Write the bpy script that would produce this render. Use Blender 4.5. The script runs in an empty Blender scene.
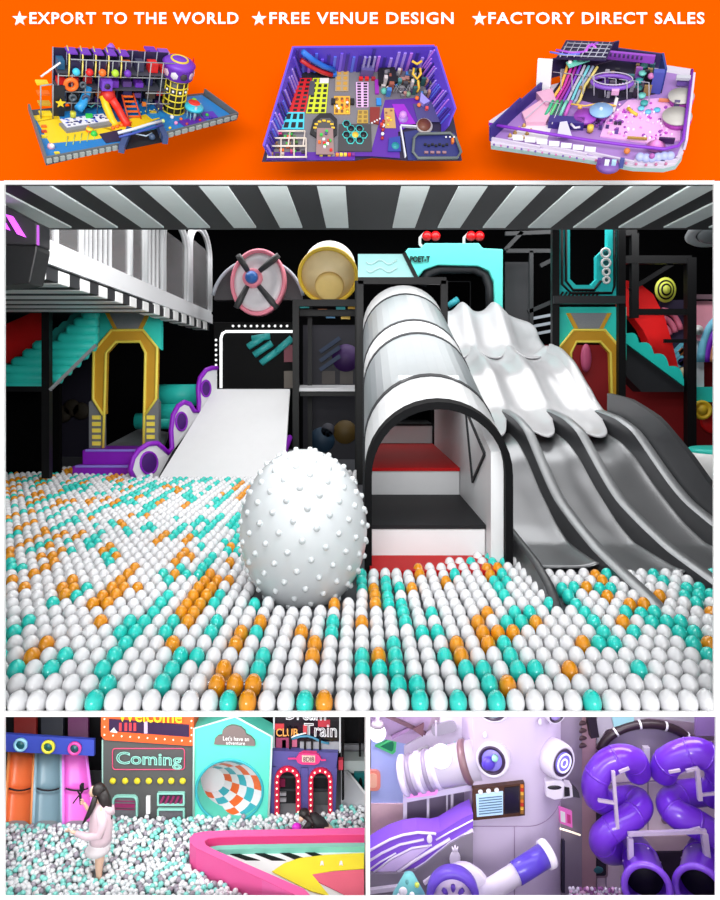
import bpy, bmesh, math, random
from mathutils import Vector as V, Matrix
S = bpy.context.scene
COL = S.collection
random.seed(7)
# the camera stands level, CZ above the ball pit floor; F is its focal length in picture units, HY its horizon
F, CX, HY, CZ = 720.0, 360.0, 378.0, 1.40
PI = math.pi
def P(px, py, d):
    return V(((px - CX) / F * d, d, CZ - (py - HY) / F * d))
def G(px, py, z):
    return P(px, py, (CZ - z) * F / (py - HY))
def lin(c):
    out = []
    for v in c:
        v = v / 255.0
        out.append(v / 12.92 if v <= 0.04045 else ((v + 0.055) / 1.055) ** 2.4)
    return out
MATS = {}
def M(name, rgb=None, rough=0.5, metal=0.0, noise=0.05, scale=9.0, emit=0.0, alpha=1.0, spec=0.5, coat=0.0, bump=0.0):
    if name in MATS:
        return MATS[name]
    m = bpy.data.materials.new(name); m.use_nodes = True
    nt = m.node_tree; b = nt.nodes['Principled BSDF']
    c = lin(rgb)
    tc = nt.nodes.new('ShaderNodeTexCoord')
    nz = nt.nodes.new('ShaderNodeTexNoise'); nz.inputs['Scale'].default_value = scale
    nt.links.new(tc.outputs['Object'], nz.inputs['Vector'])
    mx = nt.nodes.new('ShaderNodeMix'); mx.data_type = 'RGBA'
    mx.inputs[6].default_value = [max(0, v * (1 - noise)) for v in c] + [1]
    mx.inputs[7].default_value = [min(1, v * (1 + noise)) for v in c] + [1]
    nt.links.new(nz.outputs['Fac'], mx.inputs[0])
    nt.links.new(mx.outputs[2], b.inputs['Base Color'])
    b.inputs['Roughness'].default_value = rough
    b.inputs['Metallic'].default_value = metal
    b.inputs['Specular IOR Level'].default_value = spec
    if coat: b.inputs['Coat Weight'].default_value = coat
    if bump:
        bp = nt.nodes.new('ShaderNodeBump'); bp.inputs['Strength'].default_value = bump
        nt.links.new(nz.outputs['Fac'], bp.inputs['Height']); nt.links.new(bp.outputs['Normal'], b.inputs['Normal'])
    if emit:
        b.inputs['Emission Color'].default_value = c + [1]; b.inputs['Emission Strength'].default_value = emit
    if alpha < 1: b.inputs['Alpha'].default_value = alpha
    MATS[name] = m
    return m
WORLD = {}          # world position of every object made, by name
def world_of(o):
    return WORLD[o.name] if o is not None else V((0, 0, 0))
def tag(o, label=None, cat=None, group=None, kind=None):
    if label: o['label'] = label
    if cat: o['category'] = cat
    if group: o['group'] = group
    if kind: o['kind'] = kind
    return o
def thing(name, label, cat, loc, group=None, kind=None):
    o = bpy.data.objects.new(name, None); COL.objects.link(o)
    o.empty_display_size = 0.05
    o.location = loc; WORLD[o.name] = V(loc)
    return tag(o, label, cat, group, kind)
def clone(o, shift, parent=None):
    # a copy of one object moved by shift, parented to parent
    c = o.copy(); COL.objects.link(c)
    w = WORLD[o.name] + V(shift); WORLD[c.name] = w
    c.parent = parent; c.location = w - world_of(parent)
    return c
def clone_tree(o, shift, label=None, group=None, parent=None):
    c = clone(o, shift, parent)
    if label: c['label'] = label
    if group: c['group'] = group
    for k in list(o.children):
        clone_tree(k, shift, parent=c)
    return c
class MB:
    def __init__(s):
        s.v = []; s.f = []; s.m = []; s.s = []; s.mats = []
    def add(s, vs, fs, mat, smooth=False):
        if mat not in s.mats: s.mats.append(mat)
        k = s.mats.index(mat); n = len(s.v)
        s.v += [tuple(p) for p in vs]
        for f in fs:
            s.f.append(tuple(i + n for i in f)); s.m.append(k); s.s.append(smooth)
        return s
    def box(s, lo, hi, mat):
        (a, b, c), (d, e, f) = lo, hi
        return s.add([(a,b,c),(d,b,c),(d,e,c),(a,e,c),(a,b,f),(d,b,f),(d,e,f),(a,e,f)],
            [(0,3,2,1),(4,5,6,7),(0,1,5,4),(1,2,6,5),(2,3,7,6),(3,0,4,7)], mat)
    def pbox(s, x0, y0, x1, y1, d, th, mat):
        a, b = P(x0, y1, d), P(x1, y0, d)
        return s.box((a.x, d, a.z), (b.x, d + th, b.z), mat)
    def prism(s, pts, vec, mat, smooth=False):
        n = len(pts); vec = V(vec)
        vs = [V(p) for p in pts] + [V(p) + vec for p in pts]
        fs = [tuple(range(n)), tuple(range(2*n-1, n-1, -1))] + [(i, i+n, (i+1) % n + n, (i+1) % n) for i in range(n)]
        return s.add(vs, fs, mat, smooth)
    def pp(s, pix, d, th, mat):
        return s.prism([P(x, y, d) for x, y in pix], (0, th, 0), mat)
    def strip(s, outer, inner, vec, mat, closed=False):
        # a band between two outlines with as many points each, pushed out by vec
        n = len(outer); vec = V(vec)
        o = [V(p) for p in outer]; i_ = [V(p) for p in inner]
        vs = o + i_ + [p + vec for p in o] + [p + vec for p in i_]
        fs = []
        for k in range(n if closed else n - 1):
            j = (k + 1) % n
            fs += [(k, j, n+j, n+k), (2*n+k, 3*n+k, 3*n+j, 2*n+j), (k, 2*n+k, 2*n+j, j), (n+k, n+j, 3*n+j, 3*n+k)]
        if not closed:
            for k in (0, n-1): fs.append((k, n+k, 3*n+k, 2*n+k))
        return s.add(vs, fs, mat)
    def pstrip(s, outer, inner, d, th, mat, closed=False):
        return s.strip([P(x, y, d) for x, y in outer], [P(x, y, d) for x, y in inner], (0, th, 0), mat, closed)
    def tube(s, pts, r, mat, n=10, closed=False, smooth=True, cap=True):
        pts = [V(p) for p in pts]; N = len(pts)
        rr = r if isinstance(r, (list, tuple)) else [r] * N
        tan = []
        for i in range(N):
            if closed: t = pts[(i+1) % N] - pts[i-1]
            else: t = pts[min(i+1, N-1)] - pts[max(i-1, 0)]
            tan.append(t.normalized())
        up = V((0, 0, 1)) if abs(tan[0].z) < 0.9 else V((0, 1, 0))
        u = (up - tan[0] * up.dot(tan[0])).normalized()
        vs = []
        for i in range(N):
            u = (u - tan[i] * u.dot(tan[i]))
            u = u.normalized() if u.length > 1e-6 else tan[i].orthogonal().normalized()
            w = tan[i].cross(u)
            for k in range(n):
                a = 2 * PI * (k + 0.5) / n
                vs.append(pts[i] + (u * math.cos(a) + w * math.sin(a)) * rr[i])
        fs = []
        for i in range(N if closed else N - 1):
            j = (i + 1) % N
            for k in range(n):
                l = (k + 1) % n
                fs.append((i*n+k, i*n+l, j*n+l, j*n+k))
        if cap and not closed:
            fs += [tuple(range(n-1, -1, -1)), tuple(range((N-1)*n, N*n))]
        return s.add(vs, fs, mat, smooth)
    def bar(s, p, q, w, mat):
        return s.tube([p, q], w * 0.7071, mat, n=4, smooth=False)
    def lathe(s, c, axis, prof, mat, n=32, smooth=True, ref=None, cap=True):
        # prof: (distance along axis, radius)
        a = V(axis).normalized(); c = V(c)
        u = a.orthogonal().normalized() if ref is None else V(ref).normalized(); w = a.cross(u)
        vs = []; fs = []
        for h, r in prof:
            for k in range(n):
                t = 2 * PI * k / n
                vs.append(c + a * h + (u * math.cos(t) + w * math.sin(t)) * r)
        for i in range(len(prof) - 1):
            for k in range(n):
                l = (k + 1) % n
                fs.append((i*n+k, i*n+l, (i+1)*n+l, (i+1)*n+k))
        if cap and prof[0][1] > 1e-5: fs.append(tuple(range(n-1, -1, -1)))
        if cap and prof[-1][1] > 1e-5: fs.append(tuple(range((len(prof)-1)*n, len(prof)*n)))
        return s.add(vs, fs, mat, smooth)
    def ball(s, c, r, mat, nu=16, nv=10, rz=None, ry=None):
        c = V(c); rz = r if rz is None else rz; ry = r if ry is None else ry
        vs = [c + V((0, 0, rz))]
        for i in range(1, nv):
            t = PI * i / nv
            for k in range(nu):
                a = 2 * PI * k / nu
                vs.append(c + V((r * math.sin(t) * math.cos(a), ry * math.sin(t) * math.sin(a), rz * math.cos(t))))
        vs.append(c - V((0, 0, rz))); L = len(vs) - 1
        fs = [(0, 1 + k, 1 + (k+1) % nu) for k in range(nu)]
        for i in range(nv - 2):
            for k in range(nu):
                l = (k + 1) % nu
                fs.append((1+i*nu+k, 1+(i+1)*nu+k, 1+(i+1)*nu+l, 1+i*nu+l))
        fs += [(L, 1+(nv-2)*nu+(k+1) % nu, 1+(nv-2)*nu+k) for k in range(nu)]
        return s.add(vs, fs, mat, True)
    def grid(s, fn, nu, nv, mat, smooth=True):
        vs = [fn(i / nu, j / nv) for j in range(nv + 1) for i in range(nu + 1)]
        fs = [(j*(nu+1)+i, j*(nu+1)+i+1, (j+1)*(nu+1)+i+1, (j+1)*(nu+1)+i) for j in range(nv) for i in range(nu)]
        return s.add(vs, fs, mat, smooth)
    def text(s, txt, x0, y0, x1, y1, d, mat, th=0.004, bold=0.0, outline=0.0, slope=0.0, spacing=1.0, fr=None):
        # lettering that fills the given rectangle; slope = how far the line of writing falls per unit of width
        cu = bpy.data.curves.new('lettering', 'FONT'); cu.body = txt; cu.offset = bold; cu.space_character = spacing
        cu.resolution_u = 3
        if outline: cu.fill_mode = 'NONE'; cu.bevel_depth = outline; cu.bevel_resolution = 0
        else: cu.extrude = 0.05
        ob = bpy.data.objects.new('lettering', cu)
        me = bpy.data.meshes.new_from_object(ob)
        co = [v.co.copy() for v in me.vertices]
        xa, xb = min(c.x for c in co), max(c.x for c in co); ya, yb = min(c.y for c in co), max(c.y for c in co)
        zs = max(abs(c.z) for c in co) or 1
        vs = []
        for c in co:
            tx = (c.x - xa) / (xb - xa); ty = (c.y - ya) / (yb - ya)
            px, py = x0 + (x1 - x0) * tx, y1 + (y0 - y1) * ty + slope * (x1 - x0) * tx
            vs.append((fr or P)(px, py, d + th * 0.5 * (c.z / zs)))
        s.add(vs, [tuple(p.vertices) for p in me.polygons], mat)
        bpy.data.objects.remove(ob); bpy.data.curves.remove(cu); bpy.data.meshes.remove(me)
        return s
    def build(s, name, parent=None, label=None, cat=None, group=None, kind=None, bevel=0, solid=0, origin=None):
        xs = [p[0] for p in s.v]; ys = [p[1] for p in s.v]; zs = [p[2] for p in s.v]
        o = V(((min(xs)+max(xs))/2, (min(ys)+max(ys))/2, min(zs))) if origin is None else V(origin)
        me = bpy.data.meshes.new(name)
        me.from_pydata([(p[0]-o.x, p[1]-o.y, p[2]-o.z) for p in s.v], [], s.f)
        for m in s.mats: me.materials.append(m)
        me.polygons.foreach_set('material_index', s.m); me.polygons.foreach_set('use_smooth', s.s)
        me.update()
        if len(s.f) < 20000:
            bm = bmesh.new(); bm.from_mesh(me); bmesh.ops.recalc_face_normals(bm, faces=bm.faces); bm.to_mesh(me); bm.free()
        ob = bpy.data.objects.new(name, me); COL.objects.link(ob)
        WORLD[ob.name] = o; ob.parent = parent; ob.location = o - world_of(parent)
        if solid:
            q = ob.modifiers.new('thickness', 'SOLIDIFY'); q.thickness = solid; q.offset = 0
        if bevel:
            q = ob.modifiers.new('edge', 'BEVEL'); q.width = bevel; q.segments = 2; q.limit_method = 'ANGLE'; q.angle_limit = 0.7
        return tag(ob, label, cat, group, kind)
def lerp_at(tab, x):
    if x <= tab[0][0]: return tab[0][1]
    for (a, b), (c, d) in zip(tab, tab[1:]):
        if x <= c: return b + (d - b) * (x - a) / (c - a)
    return tab[-1][1]
def smooth_at(tab, x):
    # the same, with eased corners
    return sum(lerp_at(tab, x + k * 0.05) * w for k, w in ((-3,1),(-2,2),(-1,3),(0,4),(1,3),(2,2),(3,1))) / 16
def arc(cx, cy, rx, ry, a0, a1, n):
    return [(cx + rx * math.cos(math.radians(a0 + (a1-a0)*k/n)), cy - ry * math.sin(math.radians(a0 + (a1-a0)*k/n))) for k in range(n+1)]
def rrect(x0, y0, x1, y1, r, n=4):
    return (arc(x1-r, y0+r, r, r, 0, 90, n) + arc(x0+r, y0+r, r, r, 90, 180, n) + arc(x0+r, y1-r, r, r, 180, 270, n) + arc(x1-r, y1-r, r, r, 270, 360, n))
def inset(pix, cx, cy, kx, ky=None):
    ky = kx if ky is None else ky
    return [(cx + (x-cx)*kx, cy + (y-cy)*ky) for x, y in pix]
# ---- colours shared by many things
white = M('white plastic', (236,236,236), 0.35, noise=0.02)
foam_white = M('white foam', (228,228,230), 0.55, noise=0.02)
black = M('black tube', (12,12,14), 0.5, spec=.25)
jet = M('black wall', (4,4,5), 0.9, spec=.05)
dark = M('charcoal', (38,39,43), 0.6, spec=.25)
grey = M('grey panel', (120,122,126), 0.5)
teal = M('teal foam', (44,216,202), 0.5)
purple = M('purple foam', (140,20,190), 0.45)
gold = M('ochre panel', (212,158,38), 0.45)
yellow = M('yellow edge', (255,230,90), 0.45)
red = M('red vinyl', (240,24,26), 0.45)
pink = M('pink plastic', (240,140,160), 0.4)
# ================================================================= the setting
D0 = 2.94                                   # the open front of the hall and of the two rooms below it
wl = M('white paint', (250,250,250), 0.6, noise=0.01)
b = MB()
x_l, x_r = P(4, 0, D0).x, P(714.5, 0, D0).x
z_t, z_b = P(0, 184, D0).z, P(0, 712, D0).z
b.box((-7.4, D0, -1.6), (x_l, D0+.015, P(0,181,D0).z), wl)
b.box((P(716.5,0,D0).x, D0, -1.6), (7.4, D0+.015, P(0,181,D0).z), wl)
b.box((x_r, D0, z_b), (P(716.5,0,D0).x, D0+.015, P(0,181,D0).z), wl)
b.box((x_l, D0, z_t), (x_r, D0+.015, P(0,180.5,D0).z), wl)
b.box((x_l, D0, P(0,716.8,D0).z), (P(716.5,0,D0).x, D0+.012, z_b), wl)
b.box((x_l, D0, -1.6), (P(716.5,0,D0).x, D0+.012, P(0,897.3,D0).z), wl)
b.build('wall_front', kind='structure')
b = MB(); b.box((P(366,0,D0).x, D0+.013, -1.56), (P(370,0,D0).x, 4.1, -.004), wl); b.box((P(366,0,D0).x, D0, -.72), (P(370,0,D0).x, D0+.012, .017), wl); b.build('wall_partition', kind='structure')
pitfloor = M('pit floor', (70,72,78), 0.8)
b = MB(); b.box((-7.4, 2.98, -.003), (7.4, 14.3, 0), pitfloor); b.build('floor', kind='structure')
b = MB(); b.box((-7.4, 14.2, 0), (7.4, 14.3, 4.7), jet); b.build('wall_back', kind='structure')
b = MB(); b.box((-7.5, D0, 0), (-7.4, 14.2, 4.7), jet); b.build('wall_left', kind='structure')
b = MB(); b.box((7.4, D0, 0), (7.5, 14.2, 4.7), jet); b.build('wall_right', kind='structure')
b = MB(); b.box((-7.4, D0, 4.7), (7.4, 14.2, 4.8), jet); b.box((-7.4, D0+.05, 2.2), (7.4, D0+.06, 4.7), jet); b.build('ceiling', kind='structure')
# striped canopy over the front of the hall
cb = M('canopy black', (30,31,35), 0.7); cw = M('canopy white', (205,214,214), 0.6)
b = MB(); zc = P(0, 227, 5.4).z
b.box((-3.3, D0+.06, zc), (3.3, 5.5, zc+.08), cb)
cs = [337.5 - 46*k for k in range(9)] + [403.5 + 45*k for k in range(9)]
for c in cs:
    x = (c - 360)/720*5.4
    b.prism([(x-.083, D0+.06, zc-.012), (x+.083, D0+.06, zc-.012), (x+.083, 5.38, zc-.012), (x-.083, 5.38, zc-.012)], (0, 0, .012), cw)
b.build('ceiling_canopy', kind='structure')

# ================================================================= ball pit
BW = M('white ball', (230,230,233), 0.22, noise=0.01, coat=.3); BT = M('teal ball', (40,205,192), 0.2, noise=0.02, coat=.3); BO = M('orange ball', (226,146,22), 0.2, noise=0.02, coat=.3)
BALLM = [BW, BT, BO]; BALLN = ['white', 'teal', 'orange']
R = 0.04
def blocked(x, y):
    if ((x + .36)/.34)**2 + ((y - 4.6)/.34)**2 < 1: return True
    if -4.1 < x < -2.72 and y > 9.95: return True
    if -2.85 < x < -.9 and y > 9.62: return True
    if -.95 < x < .05 and y > 10.3: return True
    if .0 < x < 1.14 and y > 5.08 + max(0, x - .35)*.62: return True
    if 1.14 < x < 3.0 and y > 4.98: return True
    for rx in (1.2, 1.76, 2.3, 2.88):
        if abs(x - rx) < .065 and y > 4.15: return True
    if x > 3.0 and y > 8.5: return True
    if x < -4.1 and y > 10.75: return True
    return False
slots = []
nrow = 49
for c in range(-80, 48):
    st = 0
    for r in range(nrow):
        y = 3.01 + r * .16; x = c * .08 + .01
        if x < -(y*.5 + .25) or x > y*.5 + .3: continue
        q = random.random()
        if q > .36: st = 0 if random.random() < .63 else (1 if random.random() < .66 else 2)
        if blocked(x, y): continue
        slots.append((y, x, st))
slots.sort()
protos = []
for k in range(3):
    b = MB(); b.ball((0, 0, 0), R*.94, BALLM[k], 20, 12, rz=R*1.27, ry=R*1.42)
    protos.append(b)
first = [None]*3
cen = sorted(slots, key=lambda t: (t[0], abs(t[1])))
front = [t for t in cen if abs(t[1]) < t[0]*.5 + .02][:300]; frontset = set(front)
for (y, x, st) in front:
    z = R*1.1 + random.uniform(-.003, .003)
    if first[st] is None:
        o = protos[st].build('pit_ball', label='glossy %s plastic ball in the front rows of the big ball pit' % BALLN[st], cat='ball', group='%s balls in the front rows of the ball pit' % BALLN[st], origin=(0,0,-R*1.27+.0))
        o.location = (x, y, z - R*1.27); WORLD[o.name] = V(o.location); first[st] = o
    else:
        o = first[st]; clone(o, V((x, y, z - R*1.27)) - WORLD[o.name])
b = MB()
for t in slots:
    if t in frontset: continue
    y, x, st = t
    b.ball((x + random.uniform(-.004, .004), y + random.uniform(-.01, .01), R*1.1 + random.uniform(-.006, .006)), R*.94, BALLM[st], 12, 7, rz=R*1.27, ry=R*1.42)
b.build('pit_balls', label='white, teal and orange balls filling the rest of the big pit in rows', cat='balls', kind='stuff')

# ================================================================= big knobbly ball
b = MB(); bb = M('milky vinyl', (204,208,211), 0.22, noise=0.02, coat=.3)
c = V((-.36, 4.6, .43)); rx, rz = .405, .515
b.ball(c, rx, bb, 48, 32, rz=rz, ry=rx)
N = 190
for i in range(N):
    zz = 1 - 2*(i+.5)/N; rr = math.sqrt(1 - zz*zz); a = i * 2.39996
    n = V((rr*math.cos(a), rr*math.sin(a), zz)); p = c + V((n.x*rx, n.y*rx, n.z*rz))
    b.lathe(p - n*.012, n, [(0,.024),(.018,.018),(.028,.012),(.031,0)], bb, 10)
b.build('knobbly_ball', label='big milky white egg-shaped ball studded with knobs standing in the pit', cat='ball')

# ================================================================= vaulted stair tunnel
VX, VH = .565, .525                 # middle and half width
def vault_z(d): return P(0, 401, 5.2).z + .3286*(d - 5.2)
def vprof(d, k=0.0, n=20, drop=None):
    top = vault_z(d) - k; r = VH - k; zs = vault_z(d) - VH
    base = 0 if drop is None else drop
    pts = [V((VX - r, d, base))]
    pts += [V((VX - r*math.cos(PI*i/n), d, zs + r*math.sin(PI*i/n))) for i in range(n+1)]
    return pts + [V((VX + r, d, base))]
clearw = M('frosted panel', (140,146,150), 0.35, noise=0.03)
def vsec(mb, d0, d1, mat, k0=0.0, k1=.03):
    A, B, C, D = vprof(d0, k0), vprof(d1, k0), vprof(d0, k1), vprof(d1, k1)
    n = len(A)
    fs = []
    for i in range(n-1):
        fs += [(i, i+1, n+i+1, n+i), (2*n+i, 3*n+i, 3*n+i+1, 2*n+i+1), (i, 2*n+i, 2*n+i+1, i+1), (n+i, n+i+1, 3*n+i+1, 3*n+i)]
    mb.add(A+B+C+D, fs, mat)
t = thing('stair_tunnel', 'white arched tunnel roof over red and white steps climbing from the pit', 'tunnel', (VX, 5.2, 0))
vm = M('tunnel white', (216,217,219), 0.4, noise=0.02)
seams = [5.2, 5.78, 7.05, 7.56, 8.85, 9.4]
for i in range(5):
    b = MB(); vsec(b, seams[i], seams[i+1]-.015, vm if i % 2 == 0 else clearw)
    b.build('roof_band' if i % 2 == 0 else 'roof_panel', t)
    if i: b = MB(); vsec(b, seams[i]-.04, seams[i]+.02, dark, -.008, .033); b.build('rib', t)
b = MB(); vsec(b, 5.16, 5.24, M('rubber edge', (12,12,14), .7, spec=.1), -.008, .045); b.build('arch_trim', t)
# right inner side wall with its black window frame, low stringer beside the steps
b = MB()
b.prism([(.96, 5.28, 0), (.96, 9.3, 0), (.96, 9.3, 2.1), (.96, 5.28, .86)], (.095, 0, 0), vm); b.build('stringer', t)
b = MB()
for p, q in (((.955,5.5,.82),(.955,6.5,1.12)), ((.955,6.5,1.12),(.955,6.1,.52)), ((.955,6.1,.52),(.955,5.5,.82))): b.bar(p, q, .022, dark)
b.build('window_frame', t)
rz_ = [(5.47, 0, .285), (6.89, .26, .54), (9.5, .50, .80)]
sr = M('red step', (186,4,8), .6, spec=.2); sd = M('black step', (24,24,27), .6, spec=.2)
backs = [6.89, 9.5, 10.4]
for i, (d, z0, z1) in enumerate(rz_):
    b = MB(); b.box((.085, d, 0), (.955, backs[i]-.002, z1-.03), vm); st_ = b.build('step', t, bevel=.012)
    b = MB(); b.box((.085, d-.008, z1-.03), (.955, backs[i]-.002, z1), (sd, sr, sd)[i]); b.build('tread', st_)
b = MB(); b.box((.07, 5.02, .0), (.95, 5.46, .055), sr); b.build('entry_mat', t)
b = MB(); b.box((.1, 10.4, .2), (1.0, 10.45, 2.3), jet); b.build('back_panel', t)

# ================================================================= triple wave slide
LX = [1.16, 1.76, 2.3, 2.88]
ZF = [(4.9,.03),(5.2,.04),(5.5,.07),(5.9,.12),(6.3,.21),(6.9,.43),(7.4,.66),(7.8,.78),(8.4,.86),(8.9,.98),(9.3,1.16),(9.8,1.42),(10.4,1.6),(10.9,1.68),(11.2,1.8),(11.6,2.1),(12.0,2.4),(12.4,2.5)]
ZR = [(4.08,.02),(4.3,.08),(5.3,.15),(5.8,.23),(6.3,.33),(6.6,.44),(6.9,.58),(7.5,.87),(8.0,.97),(8.6,1.02),(9,1.02)]
t = thing('wave_slide', 'three-lane wavy slide, white above and grey steel below, ending in the pit', 'slide', (2.0, 5.0, 0))
sw = M('slide white', (194,194,197), .3, noise=.02, coat=.2)
steel = M('slide steel', (140,141,144), .3, metal=.75, noise=.05, scale=3)
steel2 = M('slide rail grey', (150,152,155), .35, metal=.5, noise=.05)
sided = M('slide side dark', (62,63,66), .4, metal=.2, noise=.05)
def hump(x):
    h = 0
    for c in LX: h = max(h, math.exp(-((x - c)/.13)**2))
    return h
def wfn(d0, d1, lip, amp, dz):
    def fn(u, v):
        x = 1.10 + u * (2.96 - 1.10)
        h = hump(x)
        d = d0 + lip * h
        d = d + (d1 - d)*v
        if d0 > 10 and x > 2.45: h *= max(.25, 1 - (x-2.45)*2.2)
        z = smooth_at(ZF, d) + amp*h*(.25 + .75*min(1, (v+.25))) + dz
        if x > 2.86: z += .10*min(1, v*4) if d < 10.9 else 0
        if d0 > 10 and x > 2.45: z -= (x-2.45)*.5*min(1, v*2)
        if u < .02 or u > .98: z -= .30
        return V((x, d, z))
    return fn
b = MB(); b.grid(wfn(10.75, 12.4, .35, .17, .04), 94, 46, sw); b.build('upper_chute', t, solid=.02)
b = MB(); b.grid(wfn(7.75, 11.1, .75, .13, .0), 94, 56, sw); b.build('middle_chute', t, solid=.02)
for i in range(3):
    a, c = LX[i]+.03, LX[i+1]-.03
    e = 5.16 if i == 0 else 4.98
    b = MB()
    b.grid(lambda u, v: V((a + (c-a)*u, e + (8.3-e)*v, max(.015, smooth_at(ZF, e + (8.3-e)*v) - .11*min(1, v*4)) + .04*(2*u-1)**4)), 16, 44, steel)
    b.build('steel_lane', t, solid=.012)
for i, x in enumerate(LX):
    b = MB(); n = 44
    w = (.03, .05, .05, .05)[i]
    rows = []
    e0, e1 = (4.22, 8.6) if i == 0 else (4.12, 8.75)
    for k in range(n+1):
        d = e0 + (e1-e0)*k/n
        zt = max(.01, smooth_at(ZR, d))
        if i == 0: zt = min(max(.02, smooth_at([(4.2,.02),(4.3,.13),(4.7,.20),(5.6,.25),(6.3,.33),(6.9,.55),(7.5,.86),(8.6,1.02)], d)), 2)
        zb = 0 if i == 0 and d < 6.5 else max(0, min(smooth_at(ZF, d) - .15, zt - .1))
        rows.append([V((x-w, d, zb)), V((x-w, d, zt-.02)), V((x-w*.6, d, zt)), V((x+w*.6, d, zt)), V((x+w, d, zt-.02)), V((x+w, d, zb))])
    vs = [p for r_ in rows for p in r_]; fs = []
    for k in range(n):
        for j in range(5): fs.append((k*6+j, k*6+j+1, (k+1)*6+j+1, (k+1)*6+j))
        fs.append((k*6+5, k*6, (k+1)*6, (k+1)*6+5))
    fs += [tuple(range(6)), tuple(range(n*6+5, n*6-1, -1))]
    sd_ = [f for k, f in enumerate(fs[:-2]) if k % 6 in (0, 4, 5)]
    b.add(vs, [f for k, f in enumerate(fs[:-2]) if k % 6 in (1, 2, 3)], sided if i == 0 else steel2, True); b.add(vs, sd_ + fs[-2:], sided); b.build('lane_rail', t)
WT = [(4.3,.15),(5.3,.26),(5.97,.46),(6.44,.72),(7.1,1.015),(7.84,1.17),(8.55,1.22)]
b = MB(); up = [V((2.935, 4.3 + 4.25*k/24, smooth_at(WT, 4.3 + 4.25*k/24))) for k in range(25)]
b.prism(up + [V((2.935, 8.55, .75)), V((2.935, 7.4, .6)), V((2.935, 6.3, 0)), V((2.935, 4.3, 0))], (.05, 0, 0), M('slide wall grey', (58,59,62), .4, metal=.2)); b.build('outer_wall', t)
b = MB(); b.box((1.2, 11.2, 0), (2.9, 12.2, 1.6), jet); b.build('support', t)
b = MB(); b.box((1.2, 8.7, 0), (2.9, 9.4, .8), jet); b.build('support', t)

# ================================================================= mezzanine deck and its fence on the left
DX = -2.68
fwh = M('fence white', (222,223,226), .45, noise=.02)
t = thing('mezzanine_deck', 'raised deck with white fascia and black and white striped underside, left', 'deck', (-4.5, 9.4, 2.2))
b = MB(); b.box((DX-.04, 5.9, 2.385), (DX, 13.1, 2.55), fwh); b.build('fascia', t)
b = MB(); b.box((-6.6, 5.9, 2.36), (DX-.04, 13.1, 2.5), dark); b.build('floor_slab', t)
bmw = MB(); bmw.box((-6.6, 5.94, 2.24), (DX-.01, 6.18, 2.36), white); p0 = bmw.build('white_beam', t, bevel=.01)
bmk = MB(); bmk.box((-6.6, 6.18, 2.25), (DX-.02, 6.44, 2.36), dark); k0 = bmk.build('dark_beam', t)
for i in range(1, 7):
    clone(p0, (0, .5*i, 0), t); clone(k0, (0, .5*i, 0), t)
b = MB(); b.box((DX-.22, 9.44, 2.24), (DX-.01, 9.68, 2.385), white); p1 = b.build('white_tooth', t, bevel=.01)
b = MB(); b.box((DX-.20, 9.68, 2.25), (DX-.03, 9.94, 2.36), dark); k1 = b.build('dark_tooth', t)
for i in range(1, 7):
    clone(p1, (0, .5*i, 0), t); clone(k1, (0, .5*i, 0), t)
t = thing('deck_fence', 'white fence of arches and pickets standing on the raised deck', 'fence', (DX, 9.4, 2.55))
fx = DX - .03
b = MB(); b.box((fx-.03, 5.95, 2.55), (fx+.02, 13.05, 2.60), fwh); b.build('bottom_rail', t)
glz = M('smoked glazing', (138,136,138), .25, alpha=.45, noise=.03)
def dpx(x): return -DX*720/(360-x)
for x0, x1 in ((30,59),(61,82),(84,112),(114,130),(148,160)):
    b = MB(); b.box((fx-.012, dpx(x0), 2.6), (fx, dpx(x1), 4.0), glz); b.build('glass_panel', t)
for x in [59, 84, 88, 92, 97, 102, 107, 112, 131, 148, 151, 155, 159]:
    b = MB(); d = dpx(x); b.box((fx-.03, d-.012, 2.6), (fx+.02, d+.025, 4.0), fwh); b.build('picket', t)
for x0, x1 in ((132,147),(164,189),(191,212)):
    y0, y1 = dpx(x0), dpx(x1); c = (y0+y1)/2; r = (y1-y0)/2
    zt = 3.75 if x0 < 190 else 3.98
    if x0 == 132: zt = 3.4
    for k in (1.0, .80):
        pts = [V((fx, c - r*k, 2.6))] + [V((fx, c - r*k*math.cos(PI*i/14), zt - r*.55 + r*k*.55*math.sin(PI*i/14))) for i in range(15)] + [V((fx, c + r*k, 2.6))]
        b = MB(); b.tube(pts, .04 if k == 1 else .025, fwh, 8); b.build('arch', t)
    b = MB(); b.box((fx-.01, y0+.1, 2.6), (fx-.004, y1-.1, zt-r*.4), glz); b.build('glass_panel', t)

# black sign box hanging at the front of the deck
t = thing('sign_box', 'black hanging box with glowing purple slashes at the deck corner', 'sign', P(15, 290, 4.62))
b = MB(); b.prism([P(-40,180,4.60), P(-8,198,4.60), P(37,223,4.60), P(37,245,4.60), P(-40,243,4.60)], (0,.2,0), M('sign black', (44,42,46), .5)); b.build('face', t, bevel=.01)
b = MB(); b.prism([P(-40,243,4.62), P(37,245,4.62), P(37,250,4.62), P(30,283,4.62), P(-40,290,4.62)], (0,.2,0), M('sign black low', (24,24,26), .5)); b.build('lower_box', t, bevel=.01)
pg = M('purple light', (224,90,255), .5, emit=.9)
for sl in ([(5,214),(12,216),(25,237),(17,234)], [(-10,205),(-3,209),(9,230),(1,227)]):
    b = MB(); b.pp(sl, 4.58, .02, pg); b.build('light_slash', t)
b = MB(); b.pbox(36.6, 225, 38, 245, 4.59, .02, M('purple edge light', (170,80,190), .5, emit=.4)); b.build('edge_light', t)

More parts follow.
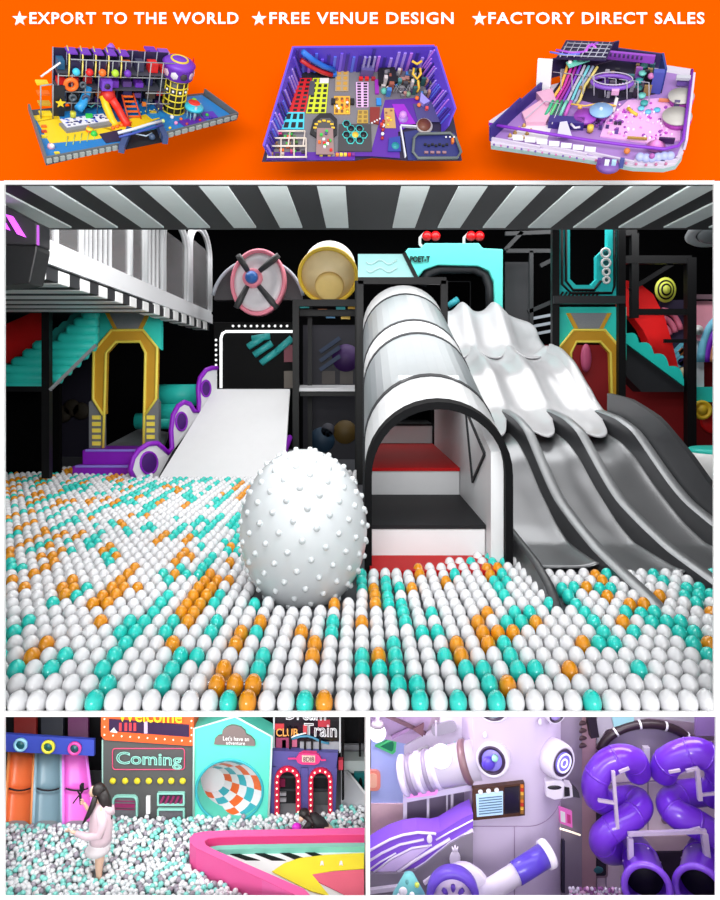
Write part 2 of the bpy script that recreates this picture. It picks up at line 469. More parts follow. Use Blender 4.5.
# ================================================================= left side: climbing slides under the deck
t = thing('tube_climber', 'black tube frame under the deck at the far left', 'frame', P(48, 470, 9.3))
for (x, y0, x2, y2) in ((47,300,47,478),): 
    b = MB(); b.bar(P(x,y0,9.3), P(x2,y2,9.3), .1, black); b.build('post', t)
b = MB(); b.bar(P(-5,389,9.3), P(50,389,9.3), .07, black); b.build('beam', t)
b = MB(); b.bar(P(50,390,9.25), P(96,345,9.25), .035, M('grey tube', (150,152,156), .4)); b.build('handrail', t)
t = thing('slide_wall', 'red slanted side wall of the slide left of the black post', 'slide', P(20, 365, 10.3))
b = MB(); b.pp([(-8,330),(44,307),(44,345),(-8,372)], 10.3, .12, red); b.build('panel', t, bevel=.01)
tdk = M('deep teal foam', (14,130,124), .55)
def scallops(mb, pts, base, d, th, mat, r=1.0):
    # a stepped, rolling top edge from pts[0] to pts[-1], closed along base
    pix = []
    for (xa, ya), (xb, yb) in zip(pts, pts[1:]):
        for k in range(7):
            u = k/6; a = PI*u
            pix.append((xa + (xb-xa)*u, ya + (yb-ya)*(u**1.9) - 3.6*r*math.sin(a)))
    mb.pp(pix + base, d, th, mat)
t = thing('step_slide', 'teal slide of rolling foam steps under the raised deck', 'slide', P(60, 392, 9.9))
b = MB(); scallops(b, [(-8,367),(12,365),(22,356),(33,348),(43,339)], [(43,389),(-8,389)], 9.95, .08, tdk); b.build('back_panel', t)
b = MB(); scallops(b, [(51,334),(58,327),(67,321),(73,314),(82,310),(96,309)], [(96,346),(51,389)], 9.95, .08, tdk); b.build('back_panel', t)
def roll(x0, x1, y, r=5.6):
    k = 9.8/720; p, q = P(x0, y, 9.8), P(x1, y, 9.8); e_ = V((r*k*.5, 0, 0))
    b = MB(); b.tube([p - e_*.2, p + e_, q - e_*.3, q], [r*k*.55, r*k, r*k, r*k*.8], teal, 12); b.build('step_roll', t)
for x, y in ((34,346),(24,354),(13,362),(-6,370),(-6,378),(-6,385.5)): roll(x, 44, y)
for x, x1, y in ((83,98,315),(75,98,322.5),(67,98,330),(59,98,338),(52,96,346),(52,88,354),(52,80,362),(52,71,370),(52,62,378)): roll(x, x1, y)
b = MB(); b.box((-5.2, 10.05, 0), (-4.2, 10.15, 1.4), jet); b.build('support', t)
b = MB(); b.tube([P(57,304,9.4), P(63,301,9.4)], .05, M('sky blue plastic', (80,190,210), .4), 10); b.build('hanging_roller', label='small blue roller hanging under the deck above the teal steps', cat='toy')
b = MB()
for x in (68, 73): b.pp(arc(x,304,3,6,-90,90,8), 9.42, .06, gold)
b.build('hanging_shell', label='small ochre half-round toy hanging under the deck', cat='toy')
b = MB(); b.box((-6.4, 12.8, 0), (-4.6, 12.9, 2.1), M('dark mural', (22,18,40), .7))
for k in range(5):
    p = P(45+k*9, 408+3*(k % 3), 12.75); b.lathe(p, (0,-1,0), [(0,.16),(.03,.13),(.03,.0)], M('dull ochre', (44,36,22), .7), 14)
b.build('mural_board', label='dim dark mural board behind the black frame at far left', cat='board')

# ================================================================= octagonal gates
def gate(d, mir, label, dx, name='octagon_gate'):
    def X(p): return [((x if not mir else 251 - x) + dx, y) for x, y in p]
    base = P(X([(125, 448)])[0][0], 448, d)
    t = thing(name, label, 'gate', base)
    b = MB(); b.pp(X([(82 if not mir else 90,313 if not mir else 307),(161,313 if not mir else 307),(161,350),(143,329),(112,329),(91,350),(82 if not mir else 90,360)]), d+.05, .12, teal); b.build('top_panel', t)
    b = MB(); b.pp(X([(109,313),(146,313),(138,328.5),(117,328.5)]), d+.02, .03, M('brushed grey', (150,154,160), .4, metal=.3, noise=.2, scale=60)); b.build('grille', t)
    for a in ([(105,313),(109,313),(117,328.5),(113,328.5)], [(146,313),(150,313),(142,328.5),(138,328.5)]):
        b = MB(); b.pp(X(a), d+.01, .05, gold); b.build('gold_strip', t)
    out = [(103,415),(93,399),(93.7,350.7),(111.7,330),(143,330),(157,347.5),(156,399),(145,415)]
    inn = [(104.5,414),(104.6,399),(105.8,352.8),(116,341.6),(140,341.6),(145.5,352.8),(144.5,399),(144,414)]
    b = MB(); b.pstrip(X(out), X(inn), d, .14, gold); fr = b.build('arch_frame', t)
    b = MB(); b.tube([P(x,y,d-.01) for x, y in X(out)], .022, yellow, 6); b.build('edging', fr)
    b = MB(); b.tube([P(x,y,d-.01) for x, y in X([(103,448)] + inn[1:-1] + [(143.5,447)])], .022, yellow, 6); b.build('edging', fr)
    if not mir or True:
        for leg, bx in (([(89,402),(93,399),(103,415),(103,448),(89,448)], (92,100.5)), ([(145,415),(156,399),(158.5,402),(158.5,446),(144,448)], (146.5,154.5))):
            b = MB(); b.pp(X(leg), d+.01, .13, grey); lg = b.build('leg', t)
            for y in (415.5, 422, 428.5, 435, 441.5):
                xa, xb = X([(bx[0],0),(bx[1],0)])[0][0], X([(bx[0],0),(bx[1],0)])[1][0]
                if not (bx[0] > 120 and y > 438):
                    b = MB(); b.pbox(min(xa,xb), y, max(xa,xb), y+4, d-.01, .03, yellow); b.build('yellow_bar', lg)
    return t
gate(10.5, False, 'teal and ochre octagonal gateway above the purple steps', 0)
gate(11.35, True, 'yellow octagonal gateway behind the right side of the wave slide', 465.5)
# purple steps
t = thing('purple_steps', 'two purple foam steps below the left octagonal gateway', 'steps', P(105, 476, 10.0))
lil = M('lilac edge', (150,130,230), .5)
b = MB(); a = P(72,476,10.0); c = P(140,466,10.0); b.box((a.x, 10.0, 0), (c.x, 10.25, c.z), purple); s1 = b.build('lower_step', t, bevel=.02)
b = MB(); b.box((a.x+.05, 9.985, c.z-.02), (c.x, 10.02, c.z+.01), lil); b.build('nosing', s1)
a = P(82,462,10.25); c = P(142,450,10.25); b = MB(); b.box((a.x, 10.25, 0), (c.x, 10.9, c.z), purple); s2 = b.build('upper_step', t, bevel=.02)
b = MB(); b.box((a.x+.05, 10.235, c.z-.02), (c.x, 10.27, c.z+.01), lil); b.build('nosing', s2)
b = MB(); b.prism([P(104,447,10.95), P(162,447,10.95), P(168,432,12.2), P(140,428,12.2)], (0,0,-.1), grey); b.build('grey_mat', label='grey foam floor mat just inside the left gateway', cat='mat')
t = thing('foam_roll', 'teal foam rolls stacked behind the left gateway', 'foam block', P(178, 432, 11.6))
for (x0, x1, y, r) in ((160,198,395,11), (160,190,412,10), (136,178,421,8)):
    b = MB(); b.tube([P(x0,y,11.8), P(x1,y,11.8)], r/720*11.8, teal, 14); b.build('roll', t)

# ================================================================= white ramp with scalloped purple rail
t = thing('white_ramp', 'broad white foam ramp running down into the ball pit', 'ramp', (-1.9, 9.6, 0))
A, B_, C_, D_ = V((-2.72,9.6,.0)), V((-1.02,9.6,.0)), P(290,389,11.2), P(214,389,11.2)
b = MB(); b.prism([A, B_, C_, D_], (0,.06,-.06), foam_white); b.build('slope', t)
b = MB(); b.tube([P(272,476,9.75), P(282,452,10.2), P(290,437,10.5)], [.05,.07,.04], purple, 10); b.build('right_rail', t)
t = thing('scalloped_rail', 'white wavy side rail with purple edging and three round holes', 'rail', (-2.8, 9.6, 0))
edge = [(134,478),(130,470),(133,458),(139,450),(148,444),(157,443),(163,448),(168,453),(172,448),(171,430),(173,415),(178,406),(184,402),(190,404),(194,411),(198,412),(199,402),(198,388),(200,378),(206,370),(212,368),(217,368)]
def dr(x): return 9.55 + (x-130)/(217-130)*1.65
def RP(x, y, off=0): return P(x, y, dr(x) - off)
low = [(217,392),(205,410),(188,432),(172,452),(158,478)]
b = MB(); b.prism([RP(x,y) for x, y in edge + low], (-.04,.03,0), foam_white); pl = b.build('side_panel', t)
b = MB(); b.tube([RP(x,y,.01) for x, y in edge], .036, purple, 10); b.build('edging', t)
for (x, y, r, q) in ((149,463,8.5,11), (181.5,421.5,5.5,9), (206,388.5,4.6,8)):
    pts = [RP(x + r*math.cos(2*PI*k/20), y + q*math.sin(2*PI*k/20), .02) for k in range(20)]
    b = MB(); b.tube(pts, .016, purple, 8, closed=True); h = b.build('hole_ring', t)
    b = MB(); b.prism([RP(x + (r-1)*math.cos(2*PI*k/20), y + (q-1)*math.sin(2*PI*k/20), .035) for k in range(20)], (0,.01,0), M('hole', (70,16,110), .6)); b.build('hole', h)

# ================================================================= framed dark cube behind the ramp
t = thing('light_frame', 'dark booth with white rounded light frame above the white ramp', 'booth', P(258, 392, 11.35))
b = MB(); b.pbox(213, 322, 293, 391, 11.4, .5, M('booth black', (4,4,5), .6, spec=.1)); b.build('booth', t, bevel=.02)
led = M('white light strip', (255,255,255), .5, emit=1.0)
b = MB(); b.tube([P(x,y,11.36) for x, y in ((221,388),(221,338),(222.5,333.5),(226,331.5),(294,331.5))], .022, led, 8); b.build('light_strip', t)
b = MB(); b.ball(P(216,340,11.37), .019, led, 8, 6); d0 = b.build('bulb', t)
for k in range(1, 9): clone(d0, P(216,340+5*k,11.37) - P(216,340,11.37), t)
for k in range(10): clone(d0, P(233+6*k,326,11.37) - P(216,340,11.37), t)
t2 = M('muted teal', (40,150,150), .5)
b = MB()
for (x0,y0,x1,y1) in ((248,347,262,338),(254,355,272,343),(261,363,276,352),(276,352,292,338),(252,339,270,336)):
    b.tube([P(x0,y0,11.36), P(x1,y1,11.36)], .055, t2, 10)
b.build('hand_relief', t)
b = MB(); b.pbox(284,345,292.5,362,11.385,.03, M('dull pink', (110,46,60), .6)); b.build('pink_block', t)
b = MB(); b.pbox(284,371,292.5,388,11.385,.03, M('dull taupe', (92,84,76), .6)); b.build('taupe_block', t)

# ================================================================= pink wheel and cream bucket
def squash(mb, c, k=.83): mb.v = [(c.x + (p[0]-c.x)*k, p[1], p[2]) for p in mb.v]
c = P(259.5,283.5,11.6); ax = V((-.12,-.98,.10)).normalized()
t = thing('wheel_ornament', 'pink and white wheel with four dark spokes and blue hub', 'ornament', c)
k = 11.6/720
b = MB(); b.lathe(c, ax, [(0,0),(0,34*k),(.10,34*k),(.14,33.4*k),(.15,30.5*k),(.08,30*k),(.08,0)], pink, 40); squash(b, c); b.build('rim', t)
b = MB(); b.lathe(c+ax*.085, ax, [(0,30*k),(.03,29*k),(.045,22*k),(.02,20*k),(.03,13*k),(.05,9*k),(.05,0)], M('pearl', (216,212,217), .35), 40); squash(b, c); b.build('disc', t)
b = MB(); hc = c + V((-.07,0,.05)); b.lathe(hc+ax*.10, ax, [(0,10*k),(.10,9.5*k),(.10,7*k),(.10,0)], pink, 24); hb = b.build('hub', t)
b = MB(); b.lathe(hc+ax*.2, ax, [(0,6.5*k),(.05,6*k),(.1,4*k),(.12,0)], M('hub blue', (50,110,190), .3), 20); b.build('cap', hb)
for (x, y) in ((238,255),(279,255),(236,308),(277,308)):
    q = P(x, y, 11.4); m = hc + ax*.2; s_ = m + (q-m)*.28
    b = MB(); b.tube([s_, s_+(q-s_)*.7, q], [.04,.055,.045], M('spoke grey', (52,52,54), .5), 10); b.build('spoke', t)
b = MB(); b.pp(arc(258,300,44,42,0,180,24), 11.95, .2, M('dome shade', (62,60,64), .6)); b.build('dome', label='dark grey half dome wall behind the pink wheel', cat='backdrop')
b = MB(); b.tube([P(x,y,11.9) for x, y in arc(258,305,46,46,12,168,24)], .03, M('pale tube', (170,175,185), .4), 8); b.build('dome_arch', label='thin pale arch tube curving behind the pink wheel', cat='arch')
c = P(328,276,11.2); ax = V((-.02,-.88,-.46)).normalized(); k = 11.2/720
t = thing('bucket_lamp', 'tilted cream bucket-shaped drum with yellow rim above the black shelf', 'ornament', c)
b = MB(); b.lathe(c - ax*.56, ax, [(0,0),(0,23*k),(.06,26.5*k),(.56,28.8*k)], M('bucket white', (240,236,230), .4), 36, cap=False); b.build('shell', t)
b = MB(); b.lathe(c, ax, [(-.06,28.5*k),(-.05,30*k),(.0,30.5*k),(.03,29.5*k),(.03,27*k),(-.02,26.6*k)], M('rim yellow', (236,196,60), .4), 36, cap=False); b.build('rim', t)
b = MB(); b.lathe(c, ax, [(-.02,27*k),(-.12,24*k),(-.2,16*k),(-.2,0)], M('cream', (250,226,176), .45), 36); b.build('lining', t)
b = MB(); b.lathe(P(329,288,11.2), ax, [(-.1,15*k),(-.02,14*k),(0,12*k),(0,0)], M('tan cream', (240,206,128), .45), 28); b.build('core', t)

# ================================================================= black shelf frame in the middle
t = thing('shelf_frame', 'black tube frame with pale shelf between ramp and stair tunnel', 'frame', P(327, 480, 10.9))
for x, d in ((296,10.8),(310,11.6),(358,10.8)):
    b = MB(); b.bar(P(x, 300 if x != 358 else 281, d), P(x, 378+ (1.4*720/d), d), .095 if x != 310 else .07, black); b.build('post', t)
for y, d in ((303,10.8),(313,11.3)):
    b = MB(); b.bar(P(294,y,d), P(361,y,d), .1, black); b.build('bar', t)
b = MB(); b.prism([P(299,388,10.8), P(356,388,10.8), P(355,385,11.7), P(300,385,11.7)], (0,0,-.05), M('pale shelf', (200,200,204), .4)); b.build('shelf', t)
b = MB(); b.pbox(300,392,357,396,10.82,.1,black); b.build('shelf_beam', t)
for i, (x, y, c3) in enumerate(((304,306,(60,190,190)),(340,308,(60,190,200)),(352,307,(230,180,60)),(322,311,(190,110,50)),(330,316,(80,150,200)),(345,317,(230,190,70)))):
    b = MB(); b.pbox(x-4, y-2, x+5, y+2, 11.4, .06, M('block %d' % i, c3, .5)); b.build('trim_block', t)
t = thing('wall_mural', 'dim purple and blue mural panel behind the black shelf frame', 'mural', P(335, 480, 12.4))
b = MB(); b.pbox(303, 325, 358, 470, 12.4, .08, M('mural night', (16,14,30), .6)); b.build('board', t)
for (x, y, r, c3) in ((346,358,14,(50,14,78)), (322,440,13,(22,50,72)), (345,432,12,(84,64,16)), (328,430,7,(60,60,70))):
    b = MB(); b.lathe(P(x,y,12.4), (0,-1,0), [(0,r/720*12.4),(.04,r/720*12),(.04,0)], M('mural %d' % x, c3, .6), 20); b.build('disc', t)
for k in range(3):
    b = MB(); b.bar(P(320,352+k*9,12.37), P(340,338+k*9,12.37), .07, M('mural blue', (24,44,74), .6)); b.build('stripe', t)
for x in (322, 340):
    b = MB(); b.pbox(x, 371, x+13, 384, 12.38, .04, M('mural taupe', (72,66,64), .6)); b.build('block', t)

# ================================================================= frame round the top of the stair tunnel, teal panel, robot arch
t = thing('portal_frame', 'black tube frame around the top end of the stair tunnel', 'frame', P(402, 400, 9.45))
for p, q in (((358,281),(446,281)), ((360,281),(360,505)), ((444,281),(444,505))):
    b = MB(); b.bar(P(*p, 9.5), P(q[0], q[1] if q[1] < 400 else 378+1.4*720/9.5, 9.5), .09, black); b.build('tube', t)
t = thing('wave_sign', 'pale aqua panel with white waves above the stair tunnel', 'panel', P(386, 281, 9.7))
b = MB(); b.pp([(358,254),(405,254),(417,280),(358,280)], 9.7, .08, M('pale aqua', (170,232,232), .4)); b.build('board', t)
for y in (262, 270):
    b = MB(); b.tube([P(366+k*2.2, y+2.2*math.sin(k*.75), 9.69) for k in range(15)], .014, M('wave white', (196,240,240), .4), 6); b.build('wave', t)
b = MB(); b.bar(P(404,253,9.68), P(418,281,9.68), .05, black); b.build('edge', t)
aqua = M('bright aqua', (96,222,212), .4)
t = thing('robot_arch', 'aqua arch with two pairs of red eyes above the wave slide', 'arch', P(455, 318, 12.8))
b = MB(); b.pp([(416,280),(405,252),(408,248),(421,248),(425,243),(479,243),(483,248),(503,249),(503,314),(495,318),(494,282),(489,271),(478,266),(438,265),(424,270)], 12.8, .5, aqua); b.build('body', t, bevel=.02)
b = MB(); b.tube([P(x,y,12.95) for x, y in ((422,285),(428,273),(440,269),(474,269),(485,274),(490,286),(491,318))], .09, M('arch lining', (40,42,46), .5), 12); b.build('lining', t)
for x in (421, 465):
    b = MB(); b.tube([P(x+2,248,13.0), P(x-1,244,13.0), P(x-1,238,13.0), P(x+4,233,13.0)], .03, white, 8); b.build('eye_bracket', t)
    for dx in (6, 14.5):
        b = MB(); b.ball(P(x+dx, 236, 12.9), 5/720*12.9, M('eye red', (226,24,30), .25), 16, 10); b.build('eye', t)
b = MB(); b.text('POET-T', 410, 256, 430, 262, 12.78, black, .02, bold=.03); b.build('lettering', t)
b = MB(); b.pbox(440,262,492,452,13.6,.1, jet); b.pbox(443,281,471,281.8,13.55,.05,dark); b.pbox(470,281,471,320,13.55,.05,dark); b.build('black_screen', label='black panel behind the aqua arch opening', cat='panel')
b = MB()
for (x0,y0,x1,y1) in ((448,306,458,299),(454,313,462,306)): b.tube([P(x0,y0,13.2), P(x1,y1,13.2)], .06, M('relief aqua', (70,190,205), .4), 12)
b.build('finger_relief', label='two aqua finger shapes seen through the arch opening', cat='ornament')

# ================================================================= right tower and frames
t = thing('climbing_tower', 'aqua tower panel with white rings between black posts, right of the slide', 'tower', P(588, 470, 11.3))
b = MB(); b.pp([(558,222),(558,297),(618,297),(618,222),(608,222),(608,245),(597,256),(597,279),(591,285),(576,285),(570,279),(570,222)], 11.3, .15, M('tower aqua', (40,205,205), .4)); fp = b.build('front_panel', t)
b = MB(); b.tube([P(x,y,11.28) for x, y in ((566,226),(566,281),(573,290),(594,290),(601,281))], .022, black, 6); b.build('outline', fp)
b = MB(); b.tube([P(x,y,11.28) for x, y in ((562,226),(562,284),(571,293),(612,293),(614.5,286),(614.5,226))], .022, black, 6); b.build('outline', fp)
for k in range(10):
    b = MB(); b.bar(P(560+k*4,296.5,11.28), P(563+k*4,292,11.28), .03, black); b.build('hatch', fp)
for (x, y, r) in ((605.5,253,4.3),(606,263,4.2),(606.3,272,3.3),(606.5,280,3)):
    b = MB(); b.tube([P(x + r*math.cos(2*PI*k/18), y + r*math.sin(2*PI*k/18), 11.27) for k in range(18)], .02, white, 8, closed=True); rg = b.build('ring', t)
    b = MB(); b.lathe(P(x,y,11.29), (0,-1,0), [(0,r*.5/720*11.3),(.02,r*.45/720*11.3),(.02,0)], M('ring core', (16,90,96), .4), 12); b.build('core', rg)
zf = lambda d: 378 + 1.4*720/d
for x, d in ((555,11.2),(621,11.2)):
    b = MB(); b.bar(P(x,222,d), P(x,zf(d),d), .11, black); b.build('post', t)
b = MB(); b.bar(P(553,300,11.15), P(624,300,11.15), .12, M('bar grey', (44,45,48), .45)); b.build('crossbar', t)
b = MB(); b.ball(P(586,358,13.0), .10, M('rose', (190,80,120), .5), 14, 10, rz=.26, ry=.06); b.build('petal_ornament', label='rose petal shape seen through the yellow gateway', cat='ornament')
b = MB(); b.box((2.6, 13.05, 0), (7.3, 13.15, 2.0), M('crimson panel', (140,6,14), .6)); b.build('crimson_panel', label='dark red wall panel behind the right climbing frame', cat='panel')
# loose frame between slide top and tower
t = thing('rear_frame', 'black tube frame between the aqua arch and the aqua tower', 'frame', P(530, 470, 12.9))
for p, q in (((506,251),(555,251)), ((531,251),(531,440)), ((505,234),(555,232)), ((505,250),(522,232)), ((528,312),(556,300)), ((540,266),(556,258))):
    b = MB(); b.bar(P(*p,12.9), P(*q,12.9), .07, M('frame grey', (40,41,44), .5)); b.build('tube', t)
b = MB(); b.pbox(505,262,529,330,13.4,.1,M('grey backing', (54,54,58), .6)); b.build('grey_board', label='dark grey board behind the black frame right of the aqua arch', cat='board')
for k in range(3):
    b = MB(); b.bar(P(530,319+k*8,12.92), P(556,314+k*8,12.92), .05, M('pale strap', (170,176,186), .4)); b.build('strap', label=('upper', 'middle', 'lower')[k] + ' pale strap stretched beside the top of the wave slide', cat='strap')
t = thing('right_frame', 'black tube climbing frame with thick post at the far right', 'frame', P(660, 450, 12.2))
for p, q, w in (((622,260),(690,260),.13), ((690,258),(690,zf(12.0)),.15), ((634,234),(634,318),.12), ((622,233),(636,233),.1), ((634,312),(686,312),.1), ((630,290),(672,264),.07), ((664,341),(688,341),.06)):
    b = MB(); b.bar(P(*p,12.0), P(*q,12.0), w, black); b.build('tube', t)
b = MB(); b.pp([(622,280),(638,282),(653,294),(664,315),(672,342),(680,374),(668,382),(655,366),(650,345),(643,330),(634,318),(622,314)], 12.4, .3, red); b.build('red_slide', label='curved red slide sweeping down behind the right black frame', cat='slide')
c = P(665,290,12.7); k = 12.7/720
t = thing('target_disc', 'lime and black ringed disc on the wall above the red slide', 'ornament', c)
lime = M('lime', (214,222,84), .5)
for i, (r, m) in enumerate(((10.5,lime),(8.3,black),(6.8,lime),(5.2,black),(3.6,lime))):
    b = MB(); b.lathe(c - V((0,.01*i,0)), (0,-1,0), [(0,r*k),(.03,r*k),(.03,0)], m, 28); o = b.build('ring', t)
    o.scale = (1,1,1.2); o.location.z -= r*k*.2
t = thing('ramp_block', 'dark grey wedge with teal scalloped edge in front of the red slide', 'ramp', P(655, 392, 11.95))
b = MB(); b.pp([(626,341),(684,385),(684,392),(642,392),(626,376)], 11.95, .4, dark); b.build('wedge', t)
b = MB(); pts = []
for (xa,ya),(xb,yb) in zip(((626,334),(639,343),(654,354),(669,366)), ((639,343),(654,354),(669,366),(684,380))):
    pts += [(xa + (xb-xa)*u + 2.5*math.sin(PI*u), ya + (yb-ya)*u - 5*math.sin(PI*u)) for u in (0,.17,.33,.5,.67,.83)]
b.pp(pts + [(684,380),(684,386),(626,343)], 11.9, .5, M('scallop teal', (30,205,192), .45)); b.build('scalloped_edge', t)
t = thing('striped_mural', 'pink, blue and teal patterned wall mural behind the right frame', 'mural', P(675, 392, 12.75))
b = MB(); b.pbox(660,300,689,392,12.75,.06,M('mural base', (40,30,60), .6)); b.build('board', t)
for i in range(3):
    b = MB(); b.tube([P(x,y,12.72) for x, y in arc(662,340,8+6*i,14+8*i,20,90,8)], .05, M('mural pink', (226,120,150), .5), 8); b.build('stripe', t)
for i in range(4):
    b = MB(); b.bar(P(668,368+i*6-10,12.7), P(686,350+i*6-10,12.7), .06, M('mural sky', (110,200,225), .5)); b.build('stripe', t)
for (x,y,c3) in ((681,362,(40,40,110)),(683,372,(240,230,190)),(684,384,(240,236,210)),(682,352,(200,120,70))):
    b = MB(); b.lathe(P(x,y,12.7), (0,-1,0), [(0,.09),(.03,.07),(.03,0)], M('dot %d' % y, c3, .5), 14); b.build('dot', t)
t = thing('pink_booth', 'pink and white booth panel with flower button at the far right edge', 'booth', P(705, 470, 12.5))
b = MB(); b.pp([(692,304),(696,301),(722,301),(722,332),(704,336),(700,341),(692,339)], 12.5, .1, M('booth pink', (240,160,180), .45)); b.build('pink_panel', t)
b = MB(); b.pbox(692,338,704,388,12.55,.08,M('booth white', (222,222,228), .5)); b.build('white_panel', t)
b = MB(); b.lathe(P(698,330,12.48), (0,-1,0), [(0,.09),(.04,.08),(.04,.03),(.05,.03),(.05,0)], white, 14); b.build('button', t)
b = MB(); b.bar(P(690,297,12.45), P(722,297,12.45), .08, M('mauve tube', (110,86,96), .5)); b.build('top_tube', t)
for i, (c3) in enumerate(((120,200,230),(120,30,190),(200,130,90),(250,225,170))):
    b = MB(); b.tube([P(x,y,12.52) for x, y in arc(722,362,21-5*i,44-11*i,80,180,10)], .07, M('arch paint %d' % i, c3, .5), 8); b.build('painted_arch', t)
b = MB(); b.pbox(692,387,722,402,12.4,.2,teal); b.build('ledge', t)
b = MB(); b.lathe(P(702,410,12.35), (0,-1,0), [(0,.17),(.04,.16),(.04,.11),(.02,.11),(.02,.08),(.05,.08),(.05,0)], M('target yellow', (240,200,50), .45), 24); b.build('yellow_target', t)
b = MB(); b.lathe(P(714,420,12.7), (0,-1,0), [(0,.25),(.03,.22),(.03,0)], red, 24); b.build('red_spot', t)
c = P(722,478,8.9)
t = thing('round_table', 'white round drum with teal top at the far right edge', 'table', (c.x, 8.9, 0))
zt = P(0,452,8.9).z
b = MB(); b.lathe((c.x,8.9,0), (0,0,1), [(0,.5),(zt*.6,.5),(zt-.05,.45),(zt,.42)], white, 36); b.build('drum', t)
b = MB(); b.lathe((c.x,8.9,zt), (0,0,1), [(0,.40),(.03,.40),(.05,.36),(.05,0)], M('top teal', (30,205,190), .35), 36); b.build('top', t)
c = P(716,232,9.2)
t = thing('ceiling_saucer', 'grey saucer-shaped lamp hanging under the ceiling at far right', 'lamp', c)
b = MB(); b.lathe(c, (0,-.35,-1), [(-.12,.05),(-.1,.3),(.0,.37),(.03,.34),(.02,.24)], M('saucer grey', (176,178,182), .4), 36, cap=False); b.build('shade', t)
b = MB(); b.lathe(c, (0,-.35,-1), [(.0,.24),(.05,.21),(.08,.12),(.08,0)], M('saucer core', (120,126,130), .25), 28); b.build('diffuser', t)
b = MB(); b.bar(c + V((0,0,.08)), V((c.x, c.y, 4.7)), .03, black); b.build('stem', t)
# ================================================================= lower left room: ball pit with facades
ZB = -.845
bl_floor = M('lower floor', (150,152,156), .8)
b = MB(); b.box((-2.25, D0+.013, ZB-.03), (P(366,0,D0).x-.001, 4.12, ZB), bl_floor); b.build('floor_lower', kind='structure')
b = MB(); b.box((-2.25, 4.12, ZB), (P(366,0,D0).x-.001, 4.16, -.03), M('night wall', (12,12,18), .8)); b.build('wall_back_lower', kind='structure')
b = MB(); b.box((-2.29, D0+.015, ZB), (-2.25, 4.35, -.03), M('night wall', (12,12,18), .8)); b.build('wall_left_lower', kind='structure')
# --- three slides and the blue band
lane = [('orange', (252,126,70), [(9,34),(4,31)], (128,24,20)), ('grey-blue', (132,162,176), [(36,61),(33,62)], (26,30,44)), ('pink', (236,112,214), [(63,86),(63,95)], (96,22,84))]
for nm, c3, ((a0,a1),(b0,b1)), dk in lane:
    t = thing('lane_slide', '%s slide lane under the blue ringed band in the lower left room' % nm, 'slide', P((b0+b1)/2, 828, 3.6), 'slide lanes under the blue band')
    m = M(nm+' lane', c3, .35, coat=.2); mr = M(nm+' lip', [min(255, v*1.15+12) for v in c3], .35)
    def sl(u, v, z0, z1, ya, yb, k=1.0):
        f0, f1 = (ya-753)/(826-753), (yb-753)/(826-753)
        f = f0 + (f1-f0)*v
        xa = a0 + (b0-a0)*f; xb = a1 + (b1-a1)*f
        y = ya + (yb-ya)*v; d = z0 + (z1-z0)*v + .035*(1-(2*u-1)**4)
        return P(xa + (xb-xa)*u, y, d)
    b = MB(); b.grid(lambda u, v: sl(u, v, 3.80, 3.70, 752, 789), 12, 6, m); b.build('upper_chute', t, solid=.006)
    b = MB(); b.grid(lambda u, v: sl(u, v, 3.70, 3.60, 788, 829), 12, 6, m); b.build('lower_chute', t, solid=.006)
    for s_ in (0, 1):
        b = MB(); b.tube([sl(s_, 0, 3.79, 0, 752, 829), sl(s_, .5, 3.79, 3.59, 752, 829), sl(s_, 1, 3.79, 3.59, 752, 829)], .008, mr, 8); b.build('side_lip', t)
    b = MB(); b.tube([sl(.1+.8*u/8, 0, 3.66, 0, 788.5 + 2*(1-(u/4-1)**2), 829) for u in range(9)], .0045, M('joint dark', (30,20,30), .6), 6); b.build('joint', t)  # dark curved line where the two chute pieces meet
    b = MB(); x0, x1 = a0 + 5, a1 + 2
    b.prism([P(x0, 712, 4.0), P(x1, 712, 4.0), P(x1, 745, 3.92), P(x0, 745, 3.92)], (0, .02, 0), M(nm+' upper lane', dk, .5)); b.build('top_chute', t)  # shadow above the band is painted in: the lane hue, darkened
t = thing('ring_band', 'royal blue band with three coloured rings across the slide lanes', 'sign', P(49, 756, 3.66))
b = MB(); b.pp([(2,734),(94,740),(94,756),(2,751.5)], 3.66, .02, M('royal blue', (58,74,176), .45)); b.build('band', t)
for x, y, c3 in ((21,744.3,(150,205,230)),(48.6,746.4,(226,216,60)),(75,748,(226,70,160))):
    b = MB(); k = 3.64/720
    b.lathe(P(x,y,3.655), (0,-1,0), [(0,7*k),(.012,6.6*k),(.014,4.6*k),(.004,4.4*k)], M('ring %d' % x, c3, .4), 26); r_ = b.build('ring', t)
    b = MB(); b.lathe(P(x,y,3.655), (0,-1,0), [(0,4.5*k),(.006,4.3*k),(.006,2*k),(.010,1.8*k),(.010,0)], M('ring core', (62,30,40), .5), 20); b.build('core', r_)
# --- dark panel lettered Coming with orange Welcome sign above
cg = M('facade grey', (84,84,84), .6)
mint = M('mint paint', (150,215,200), .5); mag = M('rose paint', (226,80,120), .5)
t = thing('grey_facade', 'charcoal facade panel lettered Coming with a row of yellow lamps', 'facade', P(147, 826, 3.66))
b = MB(); b.pp([(102,738),(193,745),(193,830),(102,830)], 3.66, .12, cg); b.build('panel', t)
b = MB(); b.tube([P(x,y,3.655) for x, y in [(102.5,740),(102.5,829)]], .004, M('pale edge', (150,190,180), .5), 6); b.build('edge_strip', t)
b = MB(); b.tube([P(x,y,3.655) for x, y in rrect(112.5,748.5,184.5,769.5,3)], .0028, mag, 6, closed=True); b.build('text_frame', t)
b = MB(); b.text('Coming', 116, 751.5, 182, 768, 3.65, mint, outline=.03, slope=.03); b.text('Coming', 116, 751.5, 182, 768, 3.654, M('letter dark', (40,52,56), .6), .002, bold=-.01, slope=.03); b.build('lettering', t)
